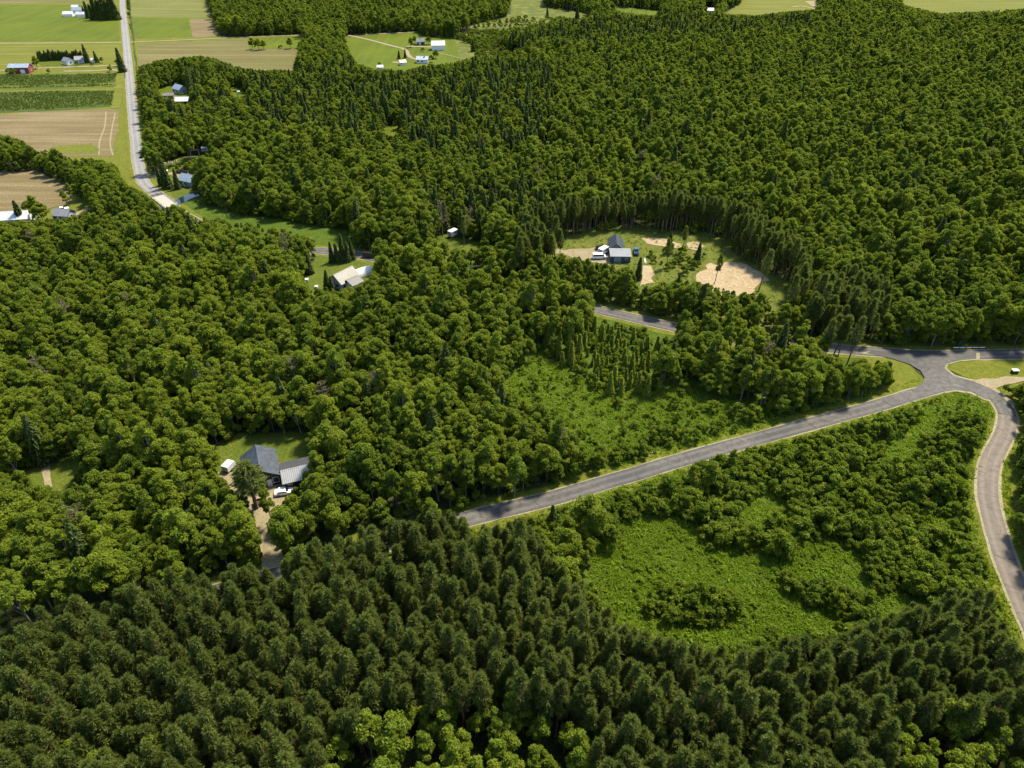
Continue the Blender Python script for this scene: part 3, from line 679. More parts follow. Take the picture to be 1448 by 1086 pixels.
clump([(985,745),(1040,755),(1100,770),(1040,775),(1000,768)], 'shrub', 2.1, .7, 1.1)
clump([(1225,780),(1280,790),(1290,820),(1250,840),(1215,800)], 'shrub', 2.1, .7, 1.2)
clump([(910,345),(950,350),(1000,362),(990,385),(960,392),(925,375)], 'shrub', 3.4, .4, 1.05, .6)
clump([(640,42),(720,28),(790,28),(760,40),(700,42)], 'shrub', 5.0, .5, 1.0, .7)
clump([(325,285),(400,295),(500,320),(495,327),(440,318),(370,305),(330,300)], 'shrub', 2.6, .6, 1.1, .8)
clump([(1300,572),(1345,562),(1385,572),(1398,600),(1350,590),(1310,585)], 'shrub', 2.4, .25, .5, .6)
PLANTS = {k: (np.concatenate(v) if v else np.zeros((0, 5))) for k, v in PLANTS.items()}

# ------------------------------------------------------------------ individuals (the largest in view) and the rest as stuff
def gn_scatter(name, rows, variants, mats_name, label, cat):
    """one object: points that carry instances of the species' meshes"""
    src = bpy.data.collections.new(name+"_source")
    for i, m in enumerate(variants):
        src.objects.link(bpy.data.objects.new("%s_source_%02d" % (name, i), m))
    m = bpy.data.meshes.new(name); n = len(rows); m.vertices.add(n)
    co = np.zeros((n, 3), np.float32); co[:, :2] = rows[:, :2]; m.vertices.foreach_set("co", co.ravel())
    a = m.attributes.new("rot", 'FLOAT_VECTOR', 'POINT'); rv = np.zeros((n, 3), np.float32); rv[:, 2] = rows[:, 3]
    rv[:, :2] = np.random.default_rng(5).normal(0, .035, (n, 2)); a.data.foreach_set("vector", rv.ravel())
    a = m.attributes.new("size", 'FLOAT_VECTOR', 'POINT'); s = np.repeat(rows[:, 2:3], 3, 1).astype(np.float32)
    s[:, :2] *= np.random.default_rng(6).uniform(.9, 1.12, (n, 1)); a.data.foreach_set("vector", s.ravel())
    a = m.attributes.new("variant", 'INT', 'POINT'); a.data.foreach_set("value", rows[:, 4].astype(np.int32))
    o = link(bpy.data.objects.new(name, m)); tag(o, label, cat, None, 'stuff')
    ng = bpy.data.node_groups.new(name+"_scatter", 'GeometryNodeTree')
    ng.interface.new_socket("Geometry", in_out='INPUT', socket_type='NodeSocketGeometry'); ng.interface.new_socket("Geometry", in_out='OUTPUT', socket_type='NodeSocketGeometry')
    gi = ng.nodes.new("NodeGroupInput"); go = ng.nodes.new("NodeGroupOutput"); ip = ng.nodes.new("GeometryNodeInstanceOnPoints")
    ci = ng.nodes.new("GeometryNodeCollectionInfo"); ci.inputs[0].default_value = src; ci.inputs[1].default_value = True; ci.inputs[2].default_value = True
    def na(nm, t):
        q = ng.nodes.new("GeometryNodeInputNamedAttribute"); q.data_type = t; q.inputs[0].default_value = nm
        return [x for x in q.outputs if x.enabled and x.name == "Attribute"][0]
    L = ng.links.new; L(gi.outputs[0], ip.inputs["Points"]); L(ci.outputs[0], ip.inputs["Instance"]); ip.inputs["Pick Instance"].default_value = True
    L(na("variant", 'INT'), ip.inputs["Instance Index"]); L(na("rot", 'FLOAT_VECTOR'), ip.inputs["Rotation"]); L(na("size", 'FLOAT_VECTOR'), ip.inputs["Scale"])
    L(ip.outputs[0], go.inputs[0])
    md = o.modifiers.new("scatter", 'NODES'); md.node_group = ng; return o

KIND = {'broad': ('broadleaf_tree', 'crown', 'trunk'), 'light': ('broadleaf_tree', 'crown', 'trunk'), 'pine': ('pine_tree', 'crown', 'trunk'),
        'spruce': ('spruce_tree', 'crown', 'trunk'), 'larch': ('larch_tree', 'crown', 'trunk'), 'shrub': ('shrub', 'foliage', 'stem'), 'dead': ('dead_tree', 'twigs', 'trunk')}
PROTO = {}; SOLO = {}
def plant(kind, vi, x, y, s, rz, label, cat, group=None, sz=None):
    """a plant of its own: the first of a variant is built, later ones are copies of it and its parts"""
    nm, cn, tn = KIND[kind]; key = (kind, vi)
    if key not in PROTO:
        root = bpy.data.objects.new(nm, None); root.empty_display_size = .5; link(root)
        c = link(bpy.data.objects.new(cn, SPEC[kind][vi][0]), root); t = link(bpy.data.objects.new(tn, SPEC[kind][vi][1]), root)
        PROTO[key] = (root, c, t)
    else:
        r0, c0, t0 = PROTO[key]
        root = r0.copy(); COL.objects.link(root)
        for q in (c0, t0): k = q.copy(); COL.objects.link(k); k.parent = root
        for k in ('group',):
            if k in root: del root[k]
    s *= SOLO.get(kind, 1); sz = sz*SOLO.get(kind, 1) if sz else None
    root.location = (x, y, 0); root.rotation_euler = (random.gauss(0, .03), random.gauss(0, .03), rz); root.scale = (s, s, sz or s)
    return tag(root, label, cat, group)
STANDS = [ # stand name by photo region, first hit wins
 ("in the dark plantation along the bottom of the photo", PINE[0]), ("in the bright green clump at the bottom edge", LIGHT[0]),
 ("in the bright clump at the bottom right corner", LIGHT[1]), ("in the bright group at the left edge", LIGHT[2]),
 ("between the side road and the black-walled house", [(390,560),(900,560),(860,690),(660,740),(440,800),(400,760)]),
 ("in the wood left of the driveway", [(-200,690),(320,690),(370,740),(370,830),(-200,950)]),
 ("in the wood behind the black-walled house", [(-200,480),(520,480),(520,640),(-200,700)]),
 ("in the clump left of the road junction", [(945,440),(1290,500),(1290,580),(960,600)]),
 ("beside the curving lane at the right edge", [(1380,560),(1600,500),(1600,1100),(1400,900)]),
 ("in the thicket round the green meadow", LOW[1]), ("in the shrubby strip beyond the side road", LOW[0]),
 ("behind the far road near the junction", [(1100,380),(1700,380),(1700,500),(1100,500)]),
 ("in the stand behind the barn and the sand pit", [(720,270),(1160,270),(1160,420),(720,420)])]
mSTAND = [(nm, raster([p])) for nm, p in STANDS]
LOOK = {'broad': "leafy green broadleaf tree", 'light': "pale broadleaf tree", 'pine': "tall dark olive pine tree", 'spruce': "dark pointed spruce tree",
        'larch': "slim pointed young larch tree", 'shrub': "round green shrub"}
CAT = {'broad': 'tree', 'light': 'tree', 'pine': 'tree', 'spruce': 'tree', 'larch': 'tree', 'shrub': 'shrub'}
LIMIT = {'broad': 240, 'light': 60, 'pine': 300, 'spruce': 290, 'larch': 280, 'shrub': 290}
STUFF = {'broad': ('broadleaf_forest', 'unbroken green broadleaf forest covering the middle and far distance', 'forest'),
         'light': ('pale_broadleaf_forest', 'pale yellow-green trees scattered through the broadleaf forest', 'forest'),
         'pine': ('pine_forest', 'farther dark pines of the plantation and the stands behind the barn', 'forest'),
         'spruce': ('spruce_forest', 'dark spruces scattered through the far mixed forest', 'forest'),
         'larch': ('larch_thicket', 'young larches standing close together beyond the side road', 'thicket'),
         'shrub': ('shrub_thicket', 'low green bushes filling the clearings and forest edges', 'thicket')}
for kind, (snm, slab, scat) in STUFF.items():
    rows = PLANTS[kind]; hh = np.array([s[2] for s in SPEC[kind]])[rows[:, 4].astype(int)]*rows[:, 2]; rr = np.array([s[3] for s in SPEC[kind]])[rows[:, 4].astype(int)]*rows[:, 2]
    u, v, z = proj(rows[:, 0], rows[:, 1], hh*.7)
    inside = (u > 0) & (u < 1448) & (v > 0) & (v < 1086)
    size = hh*rr/z**2*np.where(inside, 1, 1e-4); order = np.argsort(-size); ind = order[:LIMIT[kind]]; ind = ind[inside[ind]]
    rest = np.ones(len(rows), bool); rest[ind] = False
    print(kind, len(rows), 'individual', len(ind))
    names = np.full(len(rows), -1)
    for k in range(len(mSTAND)-1, -1, -1): names[look(mSTAND[k][1], u, v)] = k
    for i in ind:
        st = mSTAND[names[i]][0] if names[i] >= 0 else "in the forest of the middle distance"
        plant(kind, int(rows[i, 4]), rows[i, 0], rows[i, 1], rows[i, 2], rows[i, 3], LOOK[kind]+" "+st, CAT[kind], LOOK[kind].replace(' tree', ' trees').replace(' shrub', ' shrubs')+" "+st)
    var = [joined("%s_mesh_%d" % (snm, i), s[0], s[1]) for i, s in enumerate(SPEC[kind])]
    gn_scatter(snm, rows[rest], var, kind, slab, scat)

#@@OBJECTS@@
SOLO.update({'broad': 1.3, 'light': 1.25, 'pine': 1.2, 'spruce': 1.1})
# ------------------------------------------------------------------ grasses and orchard rows
def make_tuft(i, n=16, hgt=.62, spread=.45):
    g = np.random.default_rng(600+i); P = np.zeros((n, 3)); P[:, :2] = g.normal(0, spread*.5, (n, 2))
    T = unit(np.stack([g.normal(0, .55, n), g.normal(0, .55, n), np.ones(n)], 1)); Nn = g.normal(size=(n, 3)); Nn[:, 2] += .6
    V, Q = sprays(P+T*hgt*.45, Nn, hgt, .22, g, .15, T)
    return npmesh("tuft_mesh", V, Q, [M['grassblade']], attrs={'v': np.repeat(g.uniform(.2, .7, n), 4)})
def make_weed(i):
    c = make_broad(80+i, .85+.2*i, .75, .02, 7, M['grassblade'], M['bark'], 1.3, 40, .3)[0]; return c
def rows_in(polys, sp, smin, smax, nvar, prob=1.0, avoid=None, thin=None):
    m = raster(polys); X, Y = grid(sp); u, v, z = proj(X, Y, 0*X); ok = look(m, u, v) & (rng.random(len(X)) < prob)
    if avoid is not None: ok &= ~look(avoid, u, v)
    X, Y = X[ok], Y[ok]
    return np.stack([X, Y, rng.uniform(smin, smax, len(X)), rng.uniform(0, 6.283, len(X)), rng.integers(0, nvar, len(X))], 1)
tufts = [make_tuft(i) for i in range(5)]+[make_weed(i) for i in range(3)]
mROAD = raster([band(P1, 3.4), band(P2, 3.1), band(P3, 3.0)])
mead = np.concatenate([rows_in([CLEAR[-2]], .72, .5, 1.25, 5, .9), rows_in([CLEAR[-2]], 1.5, 1.3, 2.2, 5, .6)])
wd = rows_in([CLEAR[-2], LOW[0]], 1.7, .5, 1.2, 3, .5); wd[:, 4] += 5; wd = wd[~look(mROAD, *proj(wd[:, 0], wd[:, 1], 0*wd[:, 0])[:2])]; wd = wd[patchy(wd[:, 0]*1.6+9, wd[:, 1]*1.6) > -.3]
mead = np.concatenate([mead, wd])
mead = mead[(patchy(mead[:, 0]*2.1, mead[:, 1]*2.1) > -1.0) | (mead[:, 2] < .9)]
low_ = rows_in(LOW[:3]+[CLEAR[-6], CLEAR[-7], CLEAR[-8]], .95, .6, 1.45, 5, .85, mROAD)
gn_scatter('tall_grass', np.concatenate([mead, low_]), tufts, None, 'long green grass growing in tussocks over the meadow by the thicket', 'grass')
vg = np.concatenate([rows_in([[(735,345),(860,325),(1000,318),(1050,345),(1130,395),(1140,430),(1105,450),(1085,420),(905,405),(780,365)]], 1.6, .5, 1.2, 5, .5, raster([[(765,352),(800,352),(858,349),(866,372),(832,371)], [(984,389),(1004,372),(1055,374),(1088,397),(1050,420),(1010,418)], [(902,376),(926,376),(925,400),(905,405)]])), rows_in([[(984,389),(1004,372),(1055,374),(1088,397),(1050,420),(1010,418)], [(902,376),(926,376),(925,400),(905,405)], [(765,352),(800,352),(858,349),(866,372),(832,371)]], 2.2, .3, .8, 5, .22), rows_in([band(P2, 5.2), band(P3, 5.0)], .85, .35, .8, 5, .7, mROAD), rows_in([CLEAR[i] for i in (18, 19, 20)], 1.1, .3, .7, 5, .6, mROAD)])
gn_scatter('verge_tufts', vg, tufts, None, 'short rough grass on the verges of the side roads', 'grass')
orch = []
for poly, dy in (([(-200,109),(60,107),(165,106),(163,117),(112,120),(-200,124)], 2.7), ([(-200,137),(100,130),(162,130),(160,149),(90,154),(-200,166)], 2.7), ([(-200,128),(110,122),(160,120),(160,122),(-200,130)], 2.5)):
    m = raster([poly]); a = at(-120, 108).y; b = at(0, 167).y
    for k, y in enumerate(np.arange(b-20, a+20, dy)):
        x = np.arange(-420, -180, .85)+rng.normal(0, .12, 283)[:len(np.arange(-420, -180, .85))]; yy = y+.02*(x+300)+rng.normal(0, .15, len(x))
        u, v, z = proj(x, yy, 0*x); ok = look(m, u, v) & (rng.random(len(x)) < .85); x, yy = x[ok], yy[ok]
        orch.append(np.stack([x, yy, rng.uniform(.16, .32, len(x)), rng.uniform(0, 6.28, len(x)), rng.integers(0, 5, len(x))], 1))
gn_scatter('orchard_rows', np.concatenate(orch), [joined("orchard_bush_mesh_%d" % i, s[0], s[1]) for i, s in enumerate(SPEC['shrub'])], None, 'long rows of low dark green bushes in the plot by the straight road', 'orchard')

# ------------------------------------------------------------------ buildings
def opening(root, side, Lh, Wh, kind, pos, z0, w, h, mat=None, proud=.03):
    """a door or a window set on a wall; side f/b = long walls, l/r = gable walls; pos along that wall"""
    def bx(p0, p1, za, zb, d0, d1):
        if side == 'f': return MB().box(p0, p1, -Wh-d1, -Wh-d0, za, zb)
        if side == 'b': return MB().box(p0, p1, Wh+d0, Wh+d1, za, zb)
        if side == 'r': return MB().box(Lh+d0, Lh+d1, p0, p1, za, zb)
        return MB().box(-Lh-d1, -Lh-d0, p0, p1, za, zb)
    if kind == 'door':
        d = bx(pos-w/2, pos+w/2, z0+.02, z0+h, -.02, proud+.03).build('door', mat or M['white'], root)
        bx(pos+w*.3, pos+w*.3+.12, z0+h*.48, z0+h*.53, proud+.03, proud+.1).build('handle', M['greyroof'], d); return d
    f = MB()
    for a in ((pos-w/2-.1, pos+w/2+.1, z0-.1, z0), (pos-w/2-.1, pos+w/2+.1, z0+h, z0+h+.1), (pos-w/2-.1, pos-w/2, z0, z0+h), (pos+w/2, pos+w/2+.1, z0, z0+h)):
        b = bx(*a, -.02, proud+.03); f.add(b.v, b.f)
    f = f.build('window', M['white'], root)
    bx(pos-w/2, pos+w/2, z0, z0+h, -.03, proud).build('pane', M['glass'], f); return f
def gable(name, label, cat, c, L, W, wh, rh, rz, roof, wall, ops=(), chimney=None, over=.4, group=None, shut=None):
    """c: ground point; local x runs along the ridge"""
    t = thing(name, label, cat, (c.x, c.y, 0), rz, group); Lh, Wh = L/2, W/2
    MB().prism([(-Wh, -.2), (Wh, -.2), (Wh, wh), (0, wh+rh), (-Wh, wh)], -Lh, Lh).build('wall', M[wall], t)
    k = rh/Wh; th = .14; r = MB()
    for s in (1, -1):
        e = Wh+over
        pr = [(s*e, wh-k*over+.02), (s*e, wh-k*over+.02+th), (0, wh+rh+.02+th), (0, wh+rh+.02)]
        r.prism(pr, -Lh-over, Lh+over)
    ro = r.build('roof', M[roof], t)
    MB().prism([(-.22, wh+rh+th+.02-k*.22+.03), (0, wh+rh+th+.06), (.22, wh+rh+th+.02-k*.22+.03)], -Lh-over-.02, Lh+over+.02).build('ridge_cap', M[roof], ro)
    if chimney: MB().box(chimney-.35, chimney+.35, -.9, -.3, wh+rh*.4, wh+rh+.9).build('chimney', M['brick'], ro)
    for o in ops: opening(t, o[0], Lh, Wh, *o[1:])
    return t
def ridge_house(name, label, cat, A, B, hr, W, wh, roof, wall, ops=(), ext=0.0, **kw):
    a, b = at(*A, hr), at(*B, hr); d = b-a; rz = math.atan2(d.y, d.x); b = b+d.normalized()*ext; c = (a+b)/2; c.z = 0
    return gable(name, label, cat, c, (b-a).length, W, wh, hr-wh, rz, roof, wall, ops, **kw)
def std(L, W, garage=False, n=2, dmat=None):
    o = [('f', 'door', -L*.12, 0, 1.0, 2.1, dmat or M['white'])] + [('f', 'window', L*(-.36+.24*k*1.5), 1.0, 1.2, 1.1) for k in range(n)]
    o += [('r', 'window', 0, 1.0, 1.1, 1.1), ('l', 'window', 0, 1.0, 1.1, 1.1)]
    if garage: o = [('f', 'door', L*.2, 0, 3.0, 2.6, dmat or M['white']), ('f', 'door', -L*.25, 0, 1.0, 2.1, M['white']), ('r', 'window', 0, 1.2, 1.1, 1.0)]
    return o

# the house in the lower left clearing
ridge_house('house', 'black-walled house with a grey-blue metal gable roof in the lower left clearing', 'house', (361.4,630.4), (367,665), 5.8, 7.8, 3.2, 'slateroof', 'blackwall',
    [('r', 'door', 1.4, .05, 1.1, 2.2), ('r', 'window', 2.9, 1.0, 1.3, 1.5), ('r', 'window', -1.6, 1.2, 1.2, 1.1), ('l', 'window', 0, 1, 1.2, 1.2), ('f', 'window', 0, 1.1, 1.3, 1.1), ('b', 'window', 1, 1.1, 1.3, 1.1)], chimney=None)
ridge_house('garage', 'open-fronted garage with a black and grey roof right of the black-walled house', 'garage', (398.5,666), (420,661), 3.5, 7.0, 2.7, 'greyroof', 'blackwall',
    [('f', 'door', -1.2, .02, 3.0, 2.2, M['carblack']), ('l', 'window', .5, 1.0, .9, .9)], ext=3)
for q in bpy.data.objects:
    if q.parent and q.parent.get('label', '').startswith('open-fronted garage') and q.name.startswith('roof'):
        q.data.materials.append(M['blackroof'])
        for pl in q.data.polygons:
            if pl.center.y > .02: pl.material_index = 1
def logs(name, label, c, n, L, r, rz, cat='woodpile'):
    t = thing(name, label, cat, (c.x, c.y, 0), rz); m = MB(); e = MB()
    for row in range(n):
        for k in range(n+2-row):
            y = (k-(n+1-row)/2)*2*r*1.02; z = r+row*r*1.75; l = L*random.uniform(.92, 1.05)
            m.tube((-l/2, y, z), (l/2, y, z), r, r*.95, 7)
    m.build('log_stack', M['brick'], t)
    for s in (-1, 1): MB().tube((s*L*.3, -(n+2)*r*1.1, 0), (s*L*.3, -(n+2)*r*1.1, n*r*1.8), .06, .06, 5).build('stake', M['bark'], t)
    return t
logs('woodpile', 'brown woodpile between the black-walled house and its garage', at(394,661), 4, 1.6, .16, .4)
def trailer(name, label, c, L, W, hh, rz, bmat, cat='trailer', roofmat=None):
    t = thing(name, label, cat, (c.x, c.y, .13), rz)
    b = MB(); z0 = .55; ch = .15
    b.prism([(-L/2, z0), (L/2-ch, z0), (L/2, z0+.35), (L/2, z0+hh-.35), (L/2-.35, z0+hh), (-L/2, z0+hh)], -W/2, W/2, 'y')
    b = b.build('body', M[bmat], t)
    if roofmat: MB().box(-L/2+.08, L/2-.4, -W/2+.08, W/2-.08, z0+hh-.005, z0+hh+.05).build('roof_panel', M[roofmat], b)
    MB().box(-L/2-.03, -L/2+.005, -W*.38, W*.38, z0+.1, z0+hh-.15).build('rear_door', M['greywall'], t)
    dr = MB(); dr.tube((L/2, -.35, z0-.05), (L/2+1.1, 0, z0-.08), .05, .05, 5); dr.tube((L/2, .35, z0-.05), (L/2+1.1, 0, z0-.08), .05, .05, 5); dr.build('drawbar', M['carblack'], t)
    for s in (-1, 1):
        w_ = MB().tube((-.2, s*(W/2-.08), .34), (-.2, s*(W/2+.14), .34), .34, .34, 12).build('wheel', M['rubber'], t)
        MB().tube((-.2, s*(W/2+.135), .34), (-.2, s*(W/2+.16), .34), .18, .18, 8).build('rim', M['greyroof'], w_)
        if L > 3.2: MB().box(-L*.1, L*.25, s*(W/2)-.02, s*(W/2)+.02, z0+hh*.5, z0+hh*.78).build('window', M['glass'], t)
    return t
def car(name, label, c, rz, paint, style='car'):
    t = thing(name, label, 'car' if style == 'car' else style, (c.x, c.y, .13), rz); W = .88
    if style == 'pickup':
        body = [(-2.7, .45), (2.65, .45), (2.75, .75), (2.6, 1.08), (.9, 1.15), (-2.7, 1.15)]; cab = [(-.7, 1.13), (1.25, 1.13), (.7, 1.82), (-.5, 1.85)]; wx = 1.65
    elif style == 'van':
        body = [(-2.5, .42), (2.45, .42), (2.55, .8), (2.4, 1.15), (-2.5, 1.2)]; cab = [(-2.5, 1.18), (2.0, 1.13), (1.3, 2.05), (-2.42, 2.1)]; wx = 1.6
    else:
        body = [(-2.2, .40), (2.15, .40), (2.25, .65), (2.05, .92), (.95, 1.0), (-1.9, 1.02), (-2.22, .85)]; cab = [(-1.75, 1.0), (1.0, .98), (.3, 1.46), (-1.2, 1.47)]; wx = 1.35
    MB().prism(body, -W, W, 'y').build('body', M[paint], t)
    MB().prism(cab, -W+.1, W-.1, 'y').build('cabin', M[paint], t)
    (xa, za), (xb, zb), (xc, zc), (xd, zd) = cab
    g_ = MB()
    lerp = lambda p, q, s: (p[0]+(q[0]-p[0])*s, p[1]+(q[1]-p[1])*s)
    q1, q2 = lerp(cab[1], cab[2], .12), lerp(cab[1], cab[2], .9)
    g_.add([(q1[0]+.02, -W+.2, q1[1]+.02), (q1[0]+.02, W-.2, q1[1]+.02), (q2[0]+.02, W-.25, q2[1]+.02), (q2[0]+.02, -W+.25, q2[1]+.02)], [(0, 1, 2, 3)]); g_.build('windscreen', M['glass'], t)
    for s in (-1, 1):
        y = s*(W-.1+.012)
        MB().add([(lerp(cab[0], cab[3], .2)[0]+.12, y, za+.1), (q1[0]-.18, y, za+.1), (q2[0]-.1, y, zc-.12), (lerp(cab[0], cab[3], .9)[0]+.1, y, zc-.12)], [(0, 1, 2, 3)]).build('side_window', M['glass'], t)
        MB().box(body[2][0]-.1, body[2][0]+.03, s*.72-.14, s*.72+.14, .62, .78).build('headlight', M['white'], t)
        for x in (-wx, wx):
            w_ = MB().tube((x, s*(W-.2), .33), (x, s*(W+.02), .33), .33, .33, 12).build('wheel', M['rubber'], t)
            MB().tube((x, s*(W+.015), .33), (x, s*(W+.035), .33), .19, .19, 8).build('rim', M['greyroof'], w_)
    if style == 'pickup': MB().box(-2.62, -.8, -W+.12, W-.12, 1.152, 1.17).build('bed_liner', M['carblack'], t)
    return t
trailer('cargo_trailer', 'white cargo trailer parked on the gravel left of the black-walled house', at(325,664), 2.9, 1.9, 1.5, R(70), 'white', roofmat='white')
car('parked_car', 'white car parked under the trees in front of the garage', at(403,698.5), R(12), 'carwhite')
t = thing('wood_bin', 'dark brown open wooden bin beside the trunk of the big pine', 'bin', at(366,714), R(25))
b = MB(); b.box(-1, 1, -.85, -.75, 0, 1.2); b.box(-1, 1, .75, .85, 0, 1.2); b.box(-1, -.9, -.75, .75, 0, 1.2); b.box(.9, 1, -.75, .75, 0, 1.2); b.box(-.9, .9, -.75, .75, .1, .7)
b.build('side_boards', M['darkwood'], t)
for sx in (-1, 1):
    for sy in (-1, 1): MB().box(sx*1.04-.05, sx*1.04+.05, sy*.89-.05, sy*.89+.05, 0, 1.35).build('corner_post', M['darkwood'], t)

# the house and sheds in the clearing above the middle wood
ridge_house('house', 'long house with a pale tan metal roof in the small clearing left of centre', 'house', (472.2,388.8), (497,376.6), 5.4, 6.6, 3.0, 'tanroof', 'greywall',
    [('f', 'window', -3, 1, 1.2, 1.1), ('f', 'door', 2.5, .02, 1, 2.1), ('l', 'window', -.8, 1, 1.3, 1.1), ('r', 'window', 0, 1, 1.1, 1.1)])
ridge_house('garage', 'low garage with a pale roof joined to the front of the tan-roofed house', 'garage', (491.5,396.6), (505.5,390.4), 3.7, 5.4, 2.7, 'tanroof', 'white',
    [('f', 'door', 0, .02, 2.6, 2.2, M['greywall']), ('r', 'window', 0, 1, 1, 1)])
def arch_tent(label, c, rz, L=6.5, r=2.1):
    t = thing('shelter_tent', label, 'tent', (c.x, c.y, 0), rz); n = 12
    prof = [(r*math.cos(math.pi*i/n), .2+1.25*r*math.sin(math.pi*i/n)) for i in range(n+1)]; inn = [(p*.95, z*.95) for p, z in prof]
    MB().prism(prof+inn[::-1], -L/2, L/2).build('cover', M['white'], t)
    MB().prism(inn, L/2-1.0, L/2-.95).build('back_sheet', M['white'], t)
    for x in (-L/2+.1, 0, L/2-.2):
        m = MB()
        for i in range(n): m.tube((x, inn[i][0]*.97, inn[i][1]*.97), (x, inn[i+1][0]*.97, inn[i+1][1]*.97), .05, .05, 4)
        m.build('hoop', M['greyroof'], t)
arch_tent('white arched shelter tent with a dark open end beside the tan-roofed house', at(513,389), R(40))
car('parked_car', 'white car parked on the grass in front of the tan-roofed house', at(479.5,405), R(25), 'carwhite')
trailer('camper_trailer', 'white camper trailer parked below the garage of the tan-roofed house', at(505.5,405), 4.2, 2.1, 1.9, R(35), 'white', roofmat='white')
car('parked_van', 'dark van standing on the gravel track beyond the row of small spruces', at(523,364.5), R(-8), 'carblack', 'van')
def hive(label, u, v, s=.7):
    c = at(u, v); t = thing('storage_box', label, 'box', (c.x, c.y, 0), random.uniform(-.5, .5))
    MB().box(-s/2-.06, s/2+.06, -s/2-.06, s/2+.06, .0, .12).build('base', M['darkwood'], t)
    MB().box(-s/2, s/2, -s/2, s/2, .12, s*1.05).build('box_body', M['white'], t); MB().box(-s/2-.07, s/2+.07, -s/2-.07, s/2+.07, s*1.05, s*1.05+.12).build('lid', M['white'], t)
hive('small white box on the lawn, farthest left of the tan-roofed house', 434.5, 398.5, 1.0)
hive('small white box at the lower left of the lawn with the tan-roofed house', 431, 405.5, .8)
hive('small white box on the lawn just below a dark bush near the tan-roofed house', 448, 408, .9)
for u, v, lab, s in ((470,371,'dark spruce at the left end of the short row behind the tan-roofed house',.55), (478,371,'dark spruce second from the left behind the tan-roofed house',.62), (485,370,'tallest dark spruce in the row behind the tan-roofed house',.72), (492,370,'dark spruce second from the right behind the tan-roofed house',.66), (499,367,'dark spruce at the right end of the row behind the tan-roofed house',.55),
                     (438,387,'lone green spruce at the left edge of the lawn with the tan-roofed house',.75), (463,410,'dark small spruce in front of the lawn with the tan-roofed house, left of a pair',.5), (471,413,'dark small spruce in front of the lawn with the tan-roofed house, right of a pair',.5)):
    p = at(u, v); plant('spruce', random.randrange(4), p.x, p.y, s, random.random()*6, lab, 'tree')

# the yard with the barn, the blue shed and the sand pit
ridge_house('barn', 'grey metal barn with a tall gable roof behind the navy shed', 'barn', (870.6,331.5), (872,345), 4.4, 5.2, 2.4, 'slateroof', 'woodwall',
    [('r', 'door', 0, .02, 2.6, 2.4, M['greywall']), ('f', 'window', -2, 1, 1.1, 1.0), ('b', 'window', 1, 1, 1.1, 1.0), ('l', 'window', 0, 1.2, 1.1, 1.1)])
c = at(877, 371.5); t = thing('shed', 'navy blue shed with a pale grey single-slope roof in front of the grey barn', 'shed', (c.x, c.y, 0), R(-1.5))
MB().prism([(0, -.2), (5, -.2), (5, 3.1), (0, 2.6)], -3.65, 3.65).build('wall', M['navywall'], t)
ro = MB().prism([(-.3, 2.6), (5.3, 3.16), (5.3, 3.3), (-.3, 2.74)], -3.95, 3.95).build('roof', M['greyroof'], t)
MB().box(-3.95, 3.95, -.34, -.3, 2.55, 2.76).build('fascia', M['white'], ro)
d = MB().box(-2.4, .2, -.05, .0, 0, 2.2).build('door', M['blueroof'], t); MB().box(-.1, 0, -.1, -.05, 1, 1.2).build('handle', M['white'], d)
f = MB().box(1.6, 2.8, -.05, .0, 1.1, 1.9).build('window', M['white'], t); MB().box(1.7, 2.7, -.07, -.05, 1.2, 1.8).build('pane', M['glass'], f)
car('parked_van', 'white van parked nearest the trees, left of the navy shed', at(847,366), R(4), 'carwhite', 'van')
trailer('camper_trailer', 'white camper trailer between the white van and the grey barn', at(853,359), 4.4, 2.2, 2.0, R(48), 'white', roofmat='white')
car('parked_car', 'dark car at the left side of the grey barn, behind the white camper', at(850,353), R(0), 'carblack')
car('parked_pickup', 'blue pickup truck with a white roof on the grass right of the grey barn', at(899.5,358), R(85), 'carblue', 'pickup')
c = at(912, 369.5); t = thing('canoe', 'white canoe lying on the grass above the small patch of sand', 'canoe', (c.x, c.y, 0), R(86))
hb = [(-2.3, 0), (-1.6, .28), (-.6, .42), (.6, .42), (1.6, .28), (2.3, 0)]
m = MB()
for (x0, w0), (x1, w1) in zip(hb[:-1], hb[1:]):
    pr = lambda x, w_: [(x, -w_, .08), (x, -w_*.6, .38), (x, 0, .48), (x, w_*.6, .38), (x, w_, .08)]
    m.add(pr(x0, max(w0, .03))+pr(x1, max(w1, .03)), [(i, i+1, i+6, i+5) for i in range(4)])
m.build('hull', M['white'], t); MB().box(-2.2, 2.2, -.03, .03, .47, .53).build('keel', M['greyroof'], t)
p = at(1010, 402); plant('pine', 1, p.x, p.y, .66, 1.0, 'lone pine with a bare trunk standing on the sand pit', 'tree')
for u, v, k, s, lab in ((943,378,'pine',.62,'slender pine left of the sand pit with a thin crown'), (985,371,'spruce',.6,'small dark spruce at the left rim of the sand pit'), (946,358,'spruce',.55,'small dark spruce between the barn and the upper sand strip'),
                        (965,356,'pine',.60,'slim pine beside the upper sand strip'), (902,395,'spruce',.55,'dark spruce left of the small patch of sand'), (760,347,'light',.62,'pale tree where the dirt drive leaves the wood'),
                        (816,452,'broad',.8,'broad tree standing on the near edge of the main road in mid photo'), (832,452,'broad',.62,'smaller tree right beside the broad one at the main road'), (958,408,'spruce',.5,'small spruce in front of the yard between two patches of sand')):
    p = at(u, v); plant(k, random.randrange(len(SPEC[k])), p.x, p.y, s, random.random()*6, lab, 'tree')
